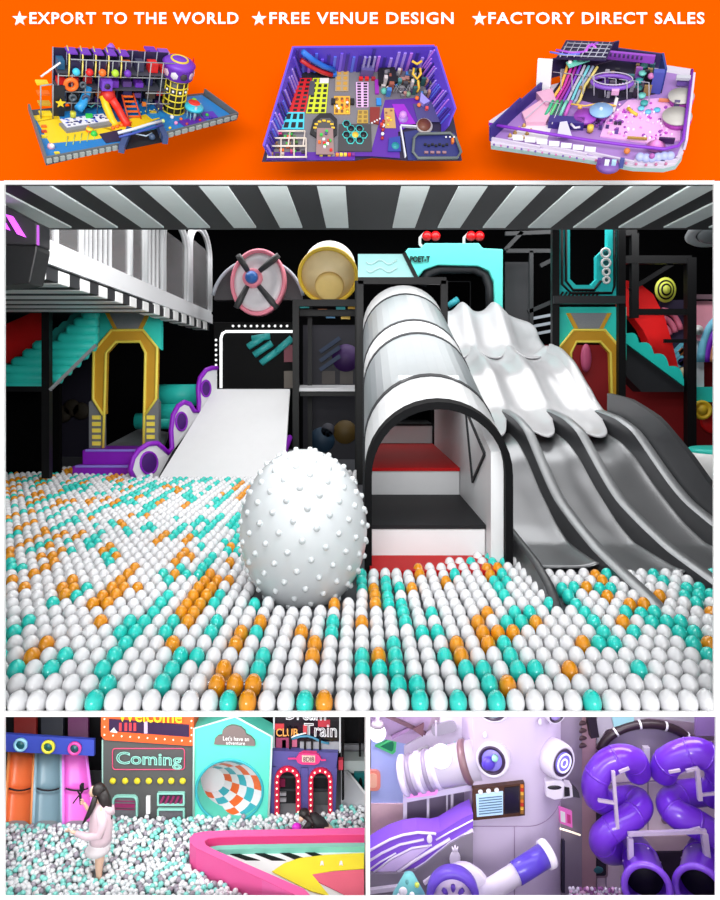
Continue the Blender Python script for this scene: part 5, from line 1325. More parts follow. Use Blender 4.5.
# the storeyed frame
u0, v0 = m.pos(58, 114); u1, _ = m.pos(160, 100)
NU, dep, H1 = 9, 22, 25
m.buv('back_panel', (u0, v0+dep, 0), (u1, v0+dep+1.5, 62), (40,34,70))
for lv in (26, 44):
    m.buv('deck', (u0, v0+4, lv), (u1, v0+dep, lv+1.2), (70,72,84))
for i in range(NU+1):
    u = u0 + (u1-u0)*i/NU
    m.tuv('post', [(u,v0,0 if i not in (4,5,6) else 44),(u,v0,62 if 1 < i < NU else 46)], .6, (150,154,158))
    m.tuv('rear_post', [(u,v0+dep-2,0),(u,v0+dep-2,64)], .6, (140,140,160))
for lv in (13, 26, 44, 62):
    m.tuv('rail', [(u0+(0 if lv < 50 else 12),v0,lv),(u0+(u1-u0)*3.2/9 if lv < 30 else u1,v0,lv)], .6, (150,154,158))
    if lv < 30: m.tuv('rail', [(u0+(u1-u0)*6.8/9,v0,lv),(u1,v0,lv)], .6, (150,154,158))
for i in range(NU):
    u = u0 + (u1-u0)*(i+.5)/NU; du = (u1-u0)/NU
    for j, lv in enumerate((1, 15, 28, 46)):
        c3 = rnd.choice([BLU, PUR, NAV, NAV, (40,50,60), (60,60,90), ORG, (30,90,130), RED, (90,60,130), (70,60,50)])
        m.buv('play_block', (u-du*.36, v0+6+rnd.random()*8, lv), (u+du*rnd.uniform(.1,.36), v0+dep-4, lv+rnd.uniform(5,11)), c3)
# roof row of purple sails with yellow arches at the upper left
for i in range(5):
    u = u0 + 10 + i*13.5
    m.tuv('yellow_arch', [(u,v0-1,44),(u+1,v0+1,54),(u+3,v0+8,62),(u+5,v0+24,64)], .8, (228,210,110))
    m.buv('roof_sail', (u+2, v0+10, 62), (u+12, v0+dep, 63.5), PUR)
    a = m.buv('dark_bay', (u+3, v0+3, 45), (u+12, v0+8, 58), (34,20,60))
    cc = [CYA, RED, ORG, (170,210,50), PUR][i]
    b = MB(); b.ball(m.L(u+7.5, v0-1, 49), 4.0*m.k, m.m(cc), 12, 8); m.done(b, 'pod')
m.tuv('white_rail', [(u0-16,v0+4,40),(u0+3,v0+4,56)], 1.0, WHT)
for i in range(4):
    m.buv('yellow_ramp', (u0-20+i*1.5, v0-8+i*10, 2+i*6), (u0-8+i*1.5, v0+i*10, 4+i*6), [YEL, (200,160,50), ORG, YEL][i])
m.tuv('side_post', [(u0-20,v0-10,0),(u0-20,v0-10,38)], .7, (150,154,158)); m.tuv('side_post', [(u0-8,v0-10,0),(u0-8,v0-10,40)], .7, (150,154,158))
m.tuv('side_rail', [(u0-20,v0-10,38),(u0-8,v0-10,40)], .7, (150,154,158))
m.buv('net_panel', (u0-6, v0-6, 0), (u0+5, v0-5, 36), (34,36,44))
b = MB(); c = m.L(u0, v0-8, 18); b.prism([c + (m.U*math.sin(PI*k/5) + m.W*math.cos(PI*k/5))*(5.2 if k % 2 == 0 else 2.2)*m.k for k in range(10)], -m.Vv*(1.5*m.k), m.m(YEL)); m.done(b, 'yellow_star')
b = MB(); c = m.L(u0+12, v0-3, 36); b.tube([c + (m.U*math.cos(2*PI*k/20) + m.W*math.sin(2*PI*k/20))*5.5*m.k for k in range(20)], 2.4*m.k, m.m(ORG), 8, closed=True); m.done(b, 'orange_ring')
for (du, w, r, c3) in ((24,36,3.6,(80,90,100)),(14,21,4.2,(80,90,100)),(28,20,4.6,(70,80,110))):
    b = MB(); c = m.L(u0+du, v0-2, w); b.lathe(c, -m.Vv, [(0,r*m.k),(2*m.k,r*m.k),(2*m.k,r*.5*m.k),(0,r*.5*m.k)], m.m(c3), 16); m.done(b, 'net_ring')
m.tuv('blue_tube', [(u0+18,v0-10,12),(u0+24,v0-4,14),(u0+30,v0+4,20),(u0+33,v0+8,28)], 4.6, (40,150,215), n=12)
m.buv('purple_cube', (u0+44, v0-4, 30), (u0+55, v0+6, 41), (120,70,200)); b = MB(); c = m.L(u0+49.5, v0-4.4, 35.5); b.lathe(c, -m.Vv, [(0,3.2*m.k),(.6*m.k,3*m.k)], m.m((50,40,70)), 16); m.done(b, 'porthole')
# mosaic mat
m.poly('mat_base', [(59,123),(104,117),(112,124),(67,131)], 0, 4, GRY)
mt_ = m.poly('mosaic_mat', [(60,119),(103,113.5),(110,120),(67,127)], 4, 1, (226,226,236))
for i in range(44):
    a, c_ = rnd.random(), rnd.random()
    x = 62 + 41*a + 6*c_; y = 119.2 - 5.2*a + 6.6*c_
    m.box('tile', x, y, 2.4, 1.4, .5, rnd.choice([(50,60,150),(60,90,190),(40,40,90)]), 5, par=mt_)
m.cyl('lime_barrel', 73, 117, 3, 6, (190,190,50), 5); m.box('green_frog', 89, 117.5, 7, 3, 4, GRN, 5)
m.tube('teal_coil', [(86,104,8),(91,107,8),(96,103,8),(100,107,8),(103,104,8)], .9, (60,150,150))
# red slide with yellow flank
a0 = m.pos(112, 112); 
m.tube('yellow_side', [(103,96,22),(106,106,14),(112,120,4),(116,126,2)], 4.2, (244,196,20), n=10)
m.tube('red_slide', [(112,99,22),(117,107,14),(123,118,5),(128,126,2)], 4.4, (228,40,24), n=10)
for k in range(5): m.ball('slide_claw', 113+k*4.2, 128-k*1.4, 2.2, ORG, 2)
b = MB(); c = m.L(*m.pos(108, 96, 22), 22); b.ball(c, 8*m.k, m.m((200,36,26)), 18, 12); m.done(b, 'red_dome')
for x, y, r, c3 in ((103,77,4,YEL),(110,76,4.4,PUR),(114,79,3.6,WHT),(116,64,4.2,RED),(112,62,3.6,WHT),(120,66,3,WHT)): m.ball('dome_ball', x, y, r, c3, 30)
m.cyl('turret', 111, 56, 8, 6, (110,60,190), 40); m.cyl('turret_top', 111, 50, 7, 7, (150,90,210), 40, 2)
m.box('blue_cabin', 121, 85, 11, 8, 10, (40,100,170), 20); m.box('yellow_badge', 131, 78, 7, 2, 7, YEL, 20)
m.cyl('green_disc', 126, 89, 6, 2, (60,200,80), 20)
for k in range(5): 
    m.box('ladder_rung', 127.5+k*1.6, 97+k*5, 12, 2, 1.4, ORG, 18-k*4)
m.tube('ladder_side', [(122,95,20),(129,122,1)], 1.0, (200,70,30)); m.tube('ladder_side', [(133,93,20),(141,119,1)], 1.0, (200,70,30))
# roofs at the back right
for i, (x, y) in enumerate(((127,60),(137,58),(147,56),(156,54),(163,52),(134,54),(150,50))):
    m.box('roof_panel', x, y, 12, 9, 2, [PUR,(130,80,190),(90,60,150)][i % 3], 46)
    m.box('roof_trim', x+2, y+6, 6, 1.5, 7, [(220,120,50),(160,160,190),(230,200,90),(70,60,110)][i % 4], 38)
for i in range(6): m.tube('yellow_pole', [(141+i*4.4,112-i*.8,2),(141+i*4.4,112-i*.8,34)], .6, (210,200,80))
for i in range(14): m.box('cage_block', 142+rnd.random()*20, 74+rnd.random()*34, 4, 3, 4, rnd.choice([(60,60,80),(90,90,90),(200,180,60),(80,70,50),(150,150,160),(220,120,40)]), 10)
# round tower
tw = m.cyl('round_tower', 173, 110, 12.5, 42, (34,30,26))
u, v = m.pos(173, 110)
for lv in (1, 9, 17, 25, 33, 41):
    b = MB(); b.tube([m.L(u+12.8*math.cos(2*PI*k/28), v+12.8*math.sin(2*PI*k/28), lv) for k in range(28)], .8*m.k, m.m((226,206,50)), 6, closed=True); m.done(b, 'yellow_hoop', tw)
for k in range(10):
    a = 2*PI*k/10; m.tuv('yellow_bar', [(u+12.8*math.cos(a), v+12.8*math.sin(a), 0), (u+12.8*math.cos(a), v+12.8*math.sin(a), 42)], .7, (226,206,50), tw)
for k in range(10):
    a = 2*PI*(k+.5)/10; b = MB(); b.ball(m.L(u+12.6*math.cos(a), v+12.6*math.sin(a), 29), 1.5*m.k, m.m(WHT), 8, 6); m.done(b, 'pale_knob', tw)
b = MB(); b.lathe(m.L(u,v,42), m.W, [(0,14*m.k),(1.5*m.k,17*m.k),(14*m.k,17*m.k),(16*m.k,18.5*m.k),(19*m.k,15*m.k),(22*m.k,5*m.k),(22*m.k,0)], m.m((112,50,186)), 28); hd = m.done(b, 'tower_head')
for k in range(10):
    a = 2*PI*(k+.5)/10; b = MB(); b.lathe(m.L(u+16.9*math.cos(a), v+16.9*math.sin(a), 50), m.U*math.cos(a)+m.Vv*math.sin(a), [(0,4.6*m.k),(.5*m.k,4.2*m.k),(.5*m.k,0)], m.m([(210,206,216),(60,50,60),(200,170,190)][k % 3]), 6); m.done(b, 'head_panel', hd)
b = MB(); b.tube([m.L(u+9*math.cos(2*PI*k/20), v+9*math.sin(2*PI*k/20), 62.5) for k in range(20)], 1.4*m.k, m.m((220,190,60)), 6, closed=True); m.done(b, 'gold_ring', hd)
for x, y in ((158,73),(188,72),(192,67)): 
    uu, vv = m.pos(x, y, 34); b = MB(); b.prism([m.L(uu-3,vv,34), m.L(uu+3,vv,34), m.L(uu+1,vv,46)], m.Vv*m.k, m.m(RED)); m.done(b, 'red_pennant')
# carousel mushroom and soft shapes
m.cyl('carousel_pole', 194, 121, 1.6, 18, (170,190,200))
for k in range(5):
    m.tube('carousel_leg', [(187+3.4*k, 118+2.4*math.sin(k*1.4), 1),(188+3.2*k, 104+1.6*math.sin(k*1.4), 14)], .7, (120,180,200))
m.cyl('carousel_brim', 194, 108, 11.5, 3, (60,190,215), 12, 10.5); m.cyl('carousel_ring', 194, 105, 9.5, 3.4, (226,50,40), 12, 6.5); m.cyl('carousel_cap', 194, 101.5, 5.5, 3.6, (110,200,60), 12, 2)
m.poly('violet_mat', [(178,121),(200,116),(208,121),(186,127)], .8, .8, (90,40,160)); m.poly('violet_mat', [(200,112),(213,111),(218,117),(205,119)], .8, .8, (80,50,180))
for x, y, r, c3 in ((172,117,2.4,WHT),(176,123,2.2,PNK),(181,119,1.8,ORG),(170,128,1.6,YEL),(207,115,2.2,GRN),(211,118,2,(60,40,150)),(187,124,1.8,(170,60,60)),(94,134,3.6,GRN),(88,128,2.4,ORG),(200,120,1.6,RED)): m.ball('soft_ball', x, y, r, c3, 2)
m.poly('blue_patch', [(146,114),(160,111),(166,116),(152,119)], .8, .5, (40,140,210)); m.box('yellow_animal', 153, 113.5, 7, 3, 3, (226,190,60))
m.cyl('pink_pod', 51, 148, 4, 4, (226,170,190), 0, 3); m.ball('pod_face', 52, 146, 2.6, WHT, 3); m.box('yellow_step', 57, 154, 5, 3, 2, YEL)
for k in range(3): m.box('red_seat', 44, 128+k*5, 5, 3, 3, [ORG,(200,70,40),YEL][k])
for k in range(5): m.tube('jump_pole', [(66+k*7,146-k*1.5,1),(68+k*7,136-k*1.5,2)], .5, (170,190,110))
m.cyl('orange_drum', 89.5, 132, 3.8, 4, ORG); m.cyl('drum_top', 89.5, 129, 3.6, .6, YEL, 4)
# entrance
gt_ = m.poly('entrance_floor', [(120,150),(166,141),(160,128),(124,136)], 0, 1, (16,16,24))
m.wall('left_pylon', (121,153), (129,134), 9, (56,74,120), 6); m.wall('right_pylon', (165,144), (158,128), 9, (56,74,120), 6)
m.tube('silver_beam', [(118,133,9),(134,129,11),(150,124,11),(162,121,9)], 1.7, (214,218,230)); m.tube('blue_beam', [(119,137,9),(135,133,11),(151,128,11),(163,125,9)], 1.2, (60,80,170))
m.ball('entrance_globe', 152, 137, 3.6, (60,80,110), 3); m.tube('light_beam', [(136,134,6),(146,136,4),(152,133,4)], .7, (190,210,230)); m.ball('sign_knob', 163, 121, 2.2, (200,220,140), 9)
# ---------------------------------------------------------------- middle model
m = Model('venue_model', 'model of a trampoline park inside purple walls, red and lime trampolines', 268, 158, 2.60, 62, 0)
m.poly('base', [(262,161),(355,160),(372,157),(408,160),(462,160),(450,100),(425,50),(293,50)], -4, 2, (40,30,60))
m.poly('grey_floor', [(270,152),(371,152),(385,100),(380,64),(296,64)], 0, .5, (118,114,120))
m.poly('purple_floor', [(266,160),(355,160),(355,156),(372,156),(400,158),(398,132),(440,110),(438,98),(385,98),(371,150),(270,152)], -.5, .9, (84,30,150))
m.poly('grey_floor', [(378,64),(424,60),(442,96),(384,100)], 0, .5, (104,98,110))
wv = (92,64,196)
for p, q, h, h2, le in (((270,158),(302,72),24,40,-.26), ((292,72),(426,70),40,40,0), ((419,70),(442,124),40,30,.22), ((442,124),(442,133),30,14,.22)):
    w_ = m.wall('wall', p, q, h, wv, 2, h2=h2, lean=le)
    n = 22
    for k in range(n):
        f = (k+.5)/n; x, y = p[0]+(q[0]-p[0])*f, p[1]+(q[1]-p[1])*f
        x2, y2 = p[0]+(q[0]-p[0])*(f+.02), p[1]+(q[1]-p[1])*(f+.02)
        if p[1] < 120 or p[1] > 150: m.wall('light_streak', (x,y), (x2,y2), (h+(h2-h)*f)*rnd.uniform(.5,.97), rnd.choice([(170,140,230),(120,90,220),(46,34,120),(190,120,230),(60,44,140),(90,110,220)]), 3, 1, par=w_, lean=le)
m.poly('dark_corner', [(296,72),(304,62),(335,66),(335,78),(298,80)], .6, .6, (26,26,32))
m.tube('red_slide', [(301,60,28),(310,66,20),(322,72,10),(332,75,4)], 2.4, (196,36,40), n=8); m.tube('blue_slide', [(303,52,44),(313,60,30),(323,66,18),(334,70,8)], 2.8, (40,110,210), n=8)
m.box('blue_block', 333, 75, 7, 5, 4, (40,110,200), 1)
def bed(name, quad, nx, ny, c3, pc, gap=.3):
    # a trampoline field: a padded frame and its jumping beds
    fr = m.poly(name, quad, .6, 1.2, c3)
    (ax_,ay_),(bx_,by_),(cx_,cy_),(dx_,dy_) = quad
    for i in range(nx):
        for j in range(ny):
            def q(a, c_):
                a = (i + gap/2 + a*(1-gap))/nx; c_ = (j + gap/2 + c_*(1-gap))/ny
                return ((ax_*(1-a)+bx_*a)*(1-c_) + (dx_*(1-a)+cx_*a)*c_, (ay_*(1-a)+by_*a)*(1-c_) + (dy_*(1-a)+cy_*a)*c_)
            m.poly('jump_bed', [q(0,0), q(1,0), q(1,1), q(0,1)], 1.8, .3, pc if (i+j*3) % 7 else (pc if pc != BLK else (60,60,66)), par=fr)
    return fr
bed('red_trampolines', [(294,78),(312,78),(305,112),(284,112)], 3, 8, (206,24,30), BLK, .45)
bed('lime_trampolines', [(313,78),(329,78),(326,113),(306,113)], 3, 7, (206,216,40), BLK, .42)
m.poly('white_pad', [(320,78),(329,78),(328.5,83),(319.5,83)], 2.2, .5, (225,225,225)); m.poly('grey_pad', [(310,81),(315,81),(314,95),(308,95)], 2.2, .5, (80,80,90))
bed('cyan_trampolines', [(281,112),(304.5,112),(304,129),(274,129)], 4, 2, (70,205,225), BLK, .36)
bed('pink_trampolines', [(356,82),(368.5,82),(368.5,107),(356.5,107)], 2, 9, (226,180,226), BLK, .4)
bed('wood_course', [(336,65),(349,65),(348.5,91),(335,91)], 2, 5, (170,150,120), (200,150,60), .4)
bed('yellow_course', [(334,96),(350,96),(350,114),(334,114)], 3, 3, (226,170,50), (120,80,40), .5)
bed('gold_pad', [(358,110),(368,110),(368,123),(357,123)], 2, 3, (186,150,60), (140,110,50), .4)
for k in range(12): m.ball('foam_cube', 335.5+rnd.random()*13, 98+rnd.random()*14, 1.4, rnd.choice([YEL,ORG,WHT,(150,100,40)]), 2)
m.box('black_bolster', 333, 103, 4, 6, 4, BLK); m.box('black_bolster', 352, 103, 4, 6, 4, BLK)
m.poly('pit_surround', [(313,120),(320,113),(331,113),(337,119),(337,134),(331,139),(319,139),(310,133)], .6, 3, (34,32,36))
m.poly('pit_floor', [(316,122),(321,118),(330,118),(334,122),(333,132),(328,135),(320,135),(314,131)], 3.6, .3, (80,78,80))
for k in range(7):
    a = PI*k/6; m.box('yellow_arm', 324+9*math.cos(a), 128-7*math.sin(a), 3.4, 1.8, 1, (236,190,50), 4)
m.poly('conveyor', [(317,128),(333,128),(334,154),(316,154)], 4, 1.5, (150,120,120))
for k in range(12): m.box('conveyor_toy', 319+rnd.random()*12, 131+rnd.random()*21, 2.6, 2.6, 2, rnd.choice([RED,GRN,WHT,(90,150,130),ORG,(80,80,120)]), 5.5)
m.poly('hex_base', [(339,124),(371,124),(372,151),(338,151)], .6, 1.6, (64,62,66))
for x, y, c3 in ((346.5,124,BLK),(351,129,BLK),(359.5,129,BLK),(346.5,135,BLK),(355.3,135,YEL),(363.5,135,BLK),(350.5,140.5,BLK),(359.5,140.5,BLK)):
    d_ = m.cyl('teal_ring', x, y, 4.6, .6, (80,210,205), 2.2, n=6); m.cyl('disc', x, y, 3.3, .9, c3 if c3 != YEL else (236,190,60), 2.2, n=14, par=d_)
# white framed soft play box, front left
for (xa,ya,xb,yb) in ((268,138,306,138),(266,146,306,146),(267,157,307,157),(272,131,305,131)):
    m.tube('white_rail', [(xa,ya,8),(xb,yb,8)], .9, (226,214,200))
for x in (268, 281, 294, 306): m.tube('white_post', [(x,138,8),(x,158,2)], .9, (214,200,190))
for x in (272, 290, 305): m.tube('white_post', [(x,131,8),(x-2,146,8)], .8, (214,200,190))
for k in range(30): m.box('soft_piece', 269+rnd.random()*35, 133+rnd.random()*24, rnd.uniform(2,5), 2.5, rnd.uniform(2,5), rnd.choice([(200,60,120),GRN,(60,160,200),(150,110,80),ORG,(80,120,60),(60,50,60),(190,170,160)]), 1)
for k in range(9): m.box('entry_block', 321+k*4.0, 155.5, 3, 3, 3, [(200,190,60),(60,60,60),(210,170,60),(150,150,150),(236,140,50),(236,210,60),(236,200,60),(220,40,40),(120,40,140)][k])
# castle block and red blocks at the back
m.box('castle', 366, 76, 13, 6, 14, (90,80,140)); 
for x in (361.5, 366, 371): m.box('castle_tower', x, 75, 2.2, 2.2, 30, (150,140,190))
for x, c3 in ((360.5,RED),(366.5,RED),(373,(170,30,40))): m.box('red_cube', x, 80, 4, 3, 4, c3)
m.poly('dark_room', [(379,68),(395,67),(398,82),(379,82)], .6, 8, (18,16,20))
m.box('violet_strip', 376.5, 88, 4, 16, 3, (150,40,170)); m.box('blue_strip', 378.5, 103, 5, 8, 3, (40,130,210))
m.poly('red_pit', [(370,107),(380,107),(379,124),(370,122)], .6, 2, (130,40,34)); 
for k in range(4): m.ball('white_dot', 372+k*2.6, 123-k*1.4, 1.0, WHT, 3)
# busy play area at the back right
for k in range(62):
    x, y = 382+rnd.random()*50, 74+rnd.random()*28
    if x > 424 and y < 84: x -= 10
    m.box('play_element', x, y, rnd.uniform(2,5), rnd.uniform(2,4), rnd.uniform(2,16), rnd.choice([(60,60,66),(90,90,96),(120,116,120),(40,90,90),(70,130,130),(200,190,190),(150,80,60),(60,50,80),(170,120,110),(60,120,190),(34,30,36)]))
for pts in ([(414,68,22),(413,74,20),(417,79,18),(421,74,20),(420,68,22)], [(418,80,16),(419,88,10),(417,92,6)], [(412,61,30),(417,64,28),(422,61,30)]): m.tube('gold_figure', pts, 1.3, (226,180,50))
m.tube('brown_beam', [(396,80,6),(410,82,6),(430,82,6)], .9, (120,90,60))
for x, y, r, c3 in ((384,91,3.4,(90,180,160)),(397,84,2.8,(60,120,200)),(408,94,3,(120,150,120)),(401,91,1.6,WHT),(388,88,2,(230,220,210)),(383,80,1.6,(220,90,80)),(417,98,2.2,ORG),(419,105,2.2,(230,120,70)),(409,77,2.2,(220,60,50)),(400,79,1.6,(220,220,230))): m.ball('toy_ball', x, y, r, c3, 3)
for k in range(6): m.tube('frame_arc', [(390+k*3,92,6),(394+k*3,84+k % 2,9),(399+k*3,91,6)], .4, (130,130,136))
m.poly('lilac_cone', [(421,92),(430,101),(424,104),(420,101)], .6, 6, (150,140,220)); m.box('red_figure', 426, 110, 3, 3, 5, (220,80,80))
m.poly('magenta_floor', [(392,104),(404,104),(416,124),(400,124)], .5, .6, (150,30,190)); m.poly('blue_floor', [(413,104),(434,101),(440,122),(418,122)], .5, .6, (70,64,120))
m.poly('tan_map', [(384,108),(394,108),(396,128),(385,128)], .5, .7, (190,150,90)); 
for k in range(10): m.box('map_piece', 386+rnd.random()*8, 110+rnd.random()*16, 2, 1.5, .8, rnd.choice([YEL,(140,90,70),(230,200,140),(220,120,90)]), 1.3)
m.ball('lilac_dome', 403, 115, 4.2, (200,140,220), 2); m.cyl('lilac_base', 403, 119, 5, 2, (160,120,200))
for k in range(5): m.cyl('striped_pole', 382+.3*k, 139-4.2*k, 1.6, 3, WHT if k % 2 else (170,40,40), k*.6)
m.box('red_guard', 381, 127, 3, 3, 6, (200,60,50)); m.poly('teal_pool', [(389,138),(400,136),(401,151),(388,151)], .6, 2, (40,60,150)); m.cyl('teal_tub', 395, 147, 4, 3, (40,140,150))
m.cyl('round_pool', 424, 127, 8.5, 3, (190,180,180)); m.cyl('brown_fill', 424, 125, 7, 1, (110,60,44), 3)
m.wall('white_fence', (400,128), (405,158), 4, (214,214,226), 1.4); m.wall('white_fence', (400,127), (416,128), 4, (214,214,226), 1.4)
m.poly('arena_floor', [(404,132),(416,130),(455,133),(460,158),(408,160)], -.5, 1, (40,44,110))
ring_ = [(418,134),(450,133),(456,138),(461,152),(457,158),(418,158),(413,152),(414,138)]
m.tube('arena_rail', [(x,y,4) for x, y in ring_], 1.6, (96,104,104), closed=True, n=8)
for k in range(7): m.box('bumper_car', 425+k*3.6, 145+(k % 2)*1.2, 2.6, 2, 2, (20,20,26), .6)
for k in range(4): m.box('seat_block', 426+k*6, 153, 4, 2.4, 2, (150,110,120), .6)
m.box('orange_pole', 452, 142, 2.4, 5, 4, (240,120,40), .6)
for k in range(3): m.ball('arena_light', 446+k*4, 137, 1, WHT, 5)
# ---------------------------------------------------------------- right model
m = Model('venue_model', 'model of a lilac and pink play centre with rounded corner and striped slides', 492, 142, 2.60, 40, -11)
rim = [(491,146),(540,153),(587,160),(634,168),(664,169),(676,166),(682,158),(684,146),(692,72),(640,64),(536,92),(489,124)]
m.poly('base', rim, -7, 4, (150,176,174)); m.poly('white_plinth', [(x, y-3) for x, y in rim], -3, 3, (206,198,214))
m.poly('lilac_floor', [(492,140),(634,162),(676,158),(683,140),(690,76),(640,68),(536,96)], 0, .5, (160,120,190))
top = [(489,124),(535,131.5),(587,140),(634,146),(664,149),(678,146),(683,140),(692,70)]
for p, q in zip(rim[:6], rim[1:7]): m.wall('front_wall', (p[0], p[1]-6), (q[0], q[1]-4), 3.4, (206,194,214), 2, 0)
m.tube('purple_rail', [(x,y,12) for x, y in top], 1.5, (130,44,190)); m.wall('right_wall', (684,150), (692,82), 11, (216,206,228), 2)
m.wall('left_wall', (490,141), (520,112), 17, (44,34,120), 2); m.wall('left_wall', (516,116), (543,92), 14, (50,40,120), 2)
for k in range(14): m.ball('front_lamp', 494+k*6.9, 144.6+k*1.13, 1.1, (190,110,170) if k % 2 else (110,80,160), 2)
for k in range(8): m.ball('front_lamp', 596+k*10, 160.5+k*.9-max(0,k-5)*1.5, 1.4, (190,110,150), 2)
for k in range(7): m.box('cloud_block', 518+k*12, 140+k*1.9, 10, 1.5, 5, (236,236,242), 4)
for k in range(6): m.ball('cloud_puff', 640+k*6, 157+math.sin(k)*1.2, 4.2, (170,178,226), 5)
m.ball('cloud_mark', 652, 156, 2.6, (170,90,170), 9)
m.cyl('entrance_arch', 608, 166, 11, 4, (120,80,160), -2, 9); m.box('entrance_door', 606, 168, 4, 3, 9, (230,236,240), -2); m.box('entrance_door', 613, 168, 4, 3, 9, (170,210,226), -2); m.box('entrance_post', 598, 167, 3, 3, 10, (110,60,150), -2); m.box('entrance_post', 621, 167, 4, 3, 10, (70,80,150), -2)
m.ball('orange_bear', 627, 151, 3, (210,120,60), 8)
# bumps on the left forecourt
m.poly('white_court', [(508,138),(528,122),(552,126),(546,143)], .5, .5, (222,214,224))
for x, y in ((510,136),(515,133),(523,138),(527,134),(519,129),(531,131),(524,126)): m.cyl('gold_cone', x, y, 2.2, 3, (200,160,90), 1, .8)
m.poly('pink_terrace', [(522,112),(548,95),(556,104),(546,122),(526,122)], .5, 5, (224,170,196)); m.poly('pink_terrace', [(536,92),(552,88),(556,100),(546,104)], .5, 8, (214,160,190))
m.wall('white_screen', (536,92), (550,93), 38, (244,244,246), 3, 1)
m.tube('wire_rail', [(526,118,8),(545,101,10),(560,104,10),(552,124,8)], .5, (190,180,200))
# tall dark shell at the back with frames
m.wall('rear_wall', (550,78), (616,60), 22, (44,36,80), 2); m.wall('rear_wall', (616,62), (660,68), 16, (60,50,100), 2); m.wall('rear_wall', (658,76), (661,92), 26, (40,60,140), 2)
m.wall('purple_fascia', (594,57), (654,63), 8, (150,70,190), 3, 22)
for k in range(9): m.box('fascia_letter', 606+k*4.4, 55.5+k*.5, 2.2, 2, 3, (60,30,90), 30)
m.poly('roof_deck', [(556,58),(566,40),(614,42),(606,60)], 30, 1.5, (40,30,70))
for k in range(7): m.tube('roof_frame', [(560+k*7,57,34),(568+k*7,42,34)], .5, (170,170,186))
for k in range(4): m.tube('roof_frame', [(558+k*3,55-k*4,34),(606+k*2,57-k*4,34)], .5, (170,170,186))
m.tube('purple_arc', [(556,50,34),(572,53,34),(584,52,34),(590,46,34),(598,43,34)], 1.2, (170,80,210)); m.tube('purple_arc', [(586,52,34),(588,46,34),(592,44,34),(596,48,34)], 1.2, (200,90,220)); m.tube('blue_arc', [(550,52,34),(566,55,34),(580,54,34)], 1.0, (110,120,230))
m.poly('gallery_floor', [(552,92),(566,74),(616,60),(658,70),(662,92),(630,98),(600,104)], .6, 1.2, (40,34,56))
for k in range(70): m.box('gallery_block', 560+rnd.random()*92, 72+rnd.random()*26, rnd.uniform(3,7), 3, rnd.uniform(4,13), rnd.choice([(50,46,60),(70,66,80),(110,100,120),(34,30,44),(90,60,140),(150,120,70),(60,110,120),(160,90,180),(170,166,180)]), 1)
for k in range(9): m.tube('gallery_rail', [(553+k*11,72+k*1.2,20),(561+k*11,73+k*1.2,20),(561+k*11,92+k*1.2,8)], .5, (166,162,176))
# striped slides
for k, c3 in enumerate(((226,170,70),(190,40,150),(150,30,140),(120,50,180),(180,170,190),(110,190,200),(140,150,180),(210,190,110))):
    m.tube('slide_lane', [(568+k*4.2,64+k*.4,22),(565+k*4,74,18),(561+k*3.4,86,10),(552+k*4,100,5),(549+k*4,104,3)], 1.5, c3)
for k in range(5): m.tube('slide_wave', [(545+k*5,116,4),(550+k*4.6,107,8),(553+k*4.6,101,9)], 1.7, [(60,170,130),(90,190,120),(50,140,110),(120,200,180),(200,90,190)][k])
m.poly('teal_banner', [(566,62),(588,55),(590,60),(569,67)], 24, 1.5, (120,210,190)); 
for k in range(4): m.ball('banner_ball', 570+k*5.4, 62-k*1.6, 2.2, (70,200,180) if k % 2 else WHT, 26)
# round gallery
u, v = m.pos(612, 82, 14)
b = MB(); b.tube([m.L(u+19*math.cos(2*PI*k/28), v+10*math.sin(2*PI*k/28), 14) for k in range(28)], 2.2*m.k, m.m((130,80,190)), 8, closed=True); m.done(b, 'round_gallery')
b = MB(); b.tube([m.L(u+19*math.cos(2*PI*k/28), v+10*math.sin(2*PI*k/28), 18) for k in range(28)], .6*m.k, m.m((190,180,200)), 6, closed=True); m.done(b, 'gallery_ring')
for k in range(12): m.ball('gallery_lamp', 594+k*3.2, 82+3.4*math.sin(PI*k/11), 1, (210,180,230), 15)
# spiral and blue tower right
for k in range(7): m.cyl('spiral_step', 641+3*math.cos(k*1.3), 104-k*7.4, 3.6, 2.4, [(60,160,160),(110,200,190),(40,110,110)][k % 3], 4+k*1.5)
m.box('blue_tower', 655, 92, 10, 6, 24, (70,80,170), 1); m.ball('pink_round', 651, 76, 3, (190,110,170), 20)
# pink ball pool
pl_ = m.poly('pink_pool', [(606,120),(628,100),(660,98),(682,110),(680,140),(650,143),(600,136)], .5, 1.5, (226,170,222))
for k in range(96): m.ball('pool_ball', 608+rnd.random()*64, 103+rnd.random()*36, rnd.uniform(1.0,1.7), rnd.choice([(236,190,232),(190,70,190),(240,220,244),(150,60,170),(220,130,210),(250,236,250)]), 2.4, par=pl_)
for x, y, r in ((681,97,12),(677,117,13.5)):
    m.cyl('drum_wall', x, y+5, r*.92, 7, (190,80,190), 2); m.cyl('grey_disc', x, y-.5, r, 1.2, (186,182,176), 9)
m.box('screen_unit', 676, 107, 5, 3, 7, (90,80,120), 4); m.box('corner_cabin', 683, 84, 12, 6, 8, (120,90,170), 4); m.box('corner_frame', 683, 79, 13, 5, 3, (190,190,200), 12)
for x, y, c3 in ((641,109,(110,200,230)),(648,112.5,(110,190,230)),(657,110.5,(90,190,220))): m.cyl('blue_tub', x, y, 3, 1.6, c3, 3)
m.tube('yellow_duck', [(628,108,4),(632,112,4),(637,115,4)], 1.8, (230,190,60)); m.box('orange_toys', 664, 101, 10, 3, 2, (220,130,90), 3)
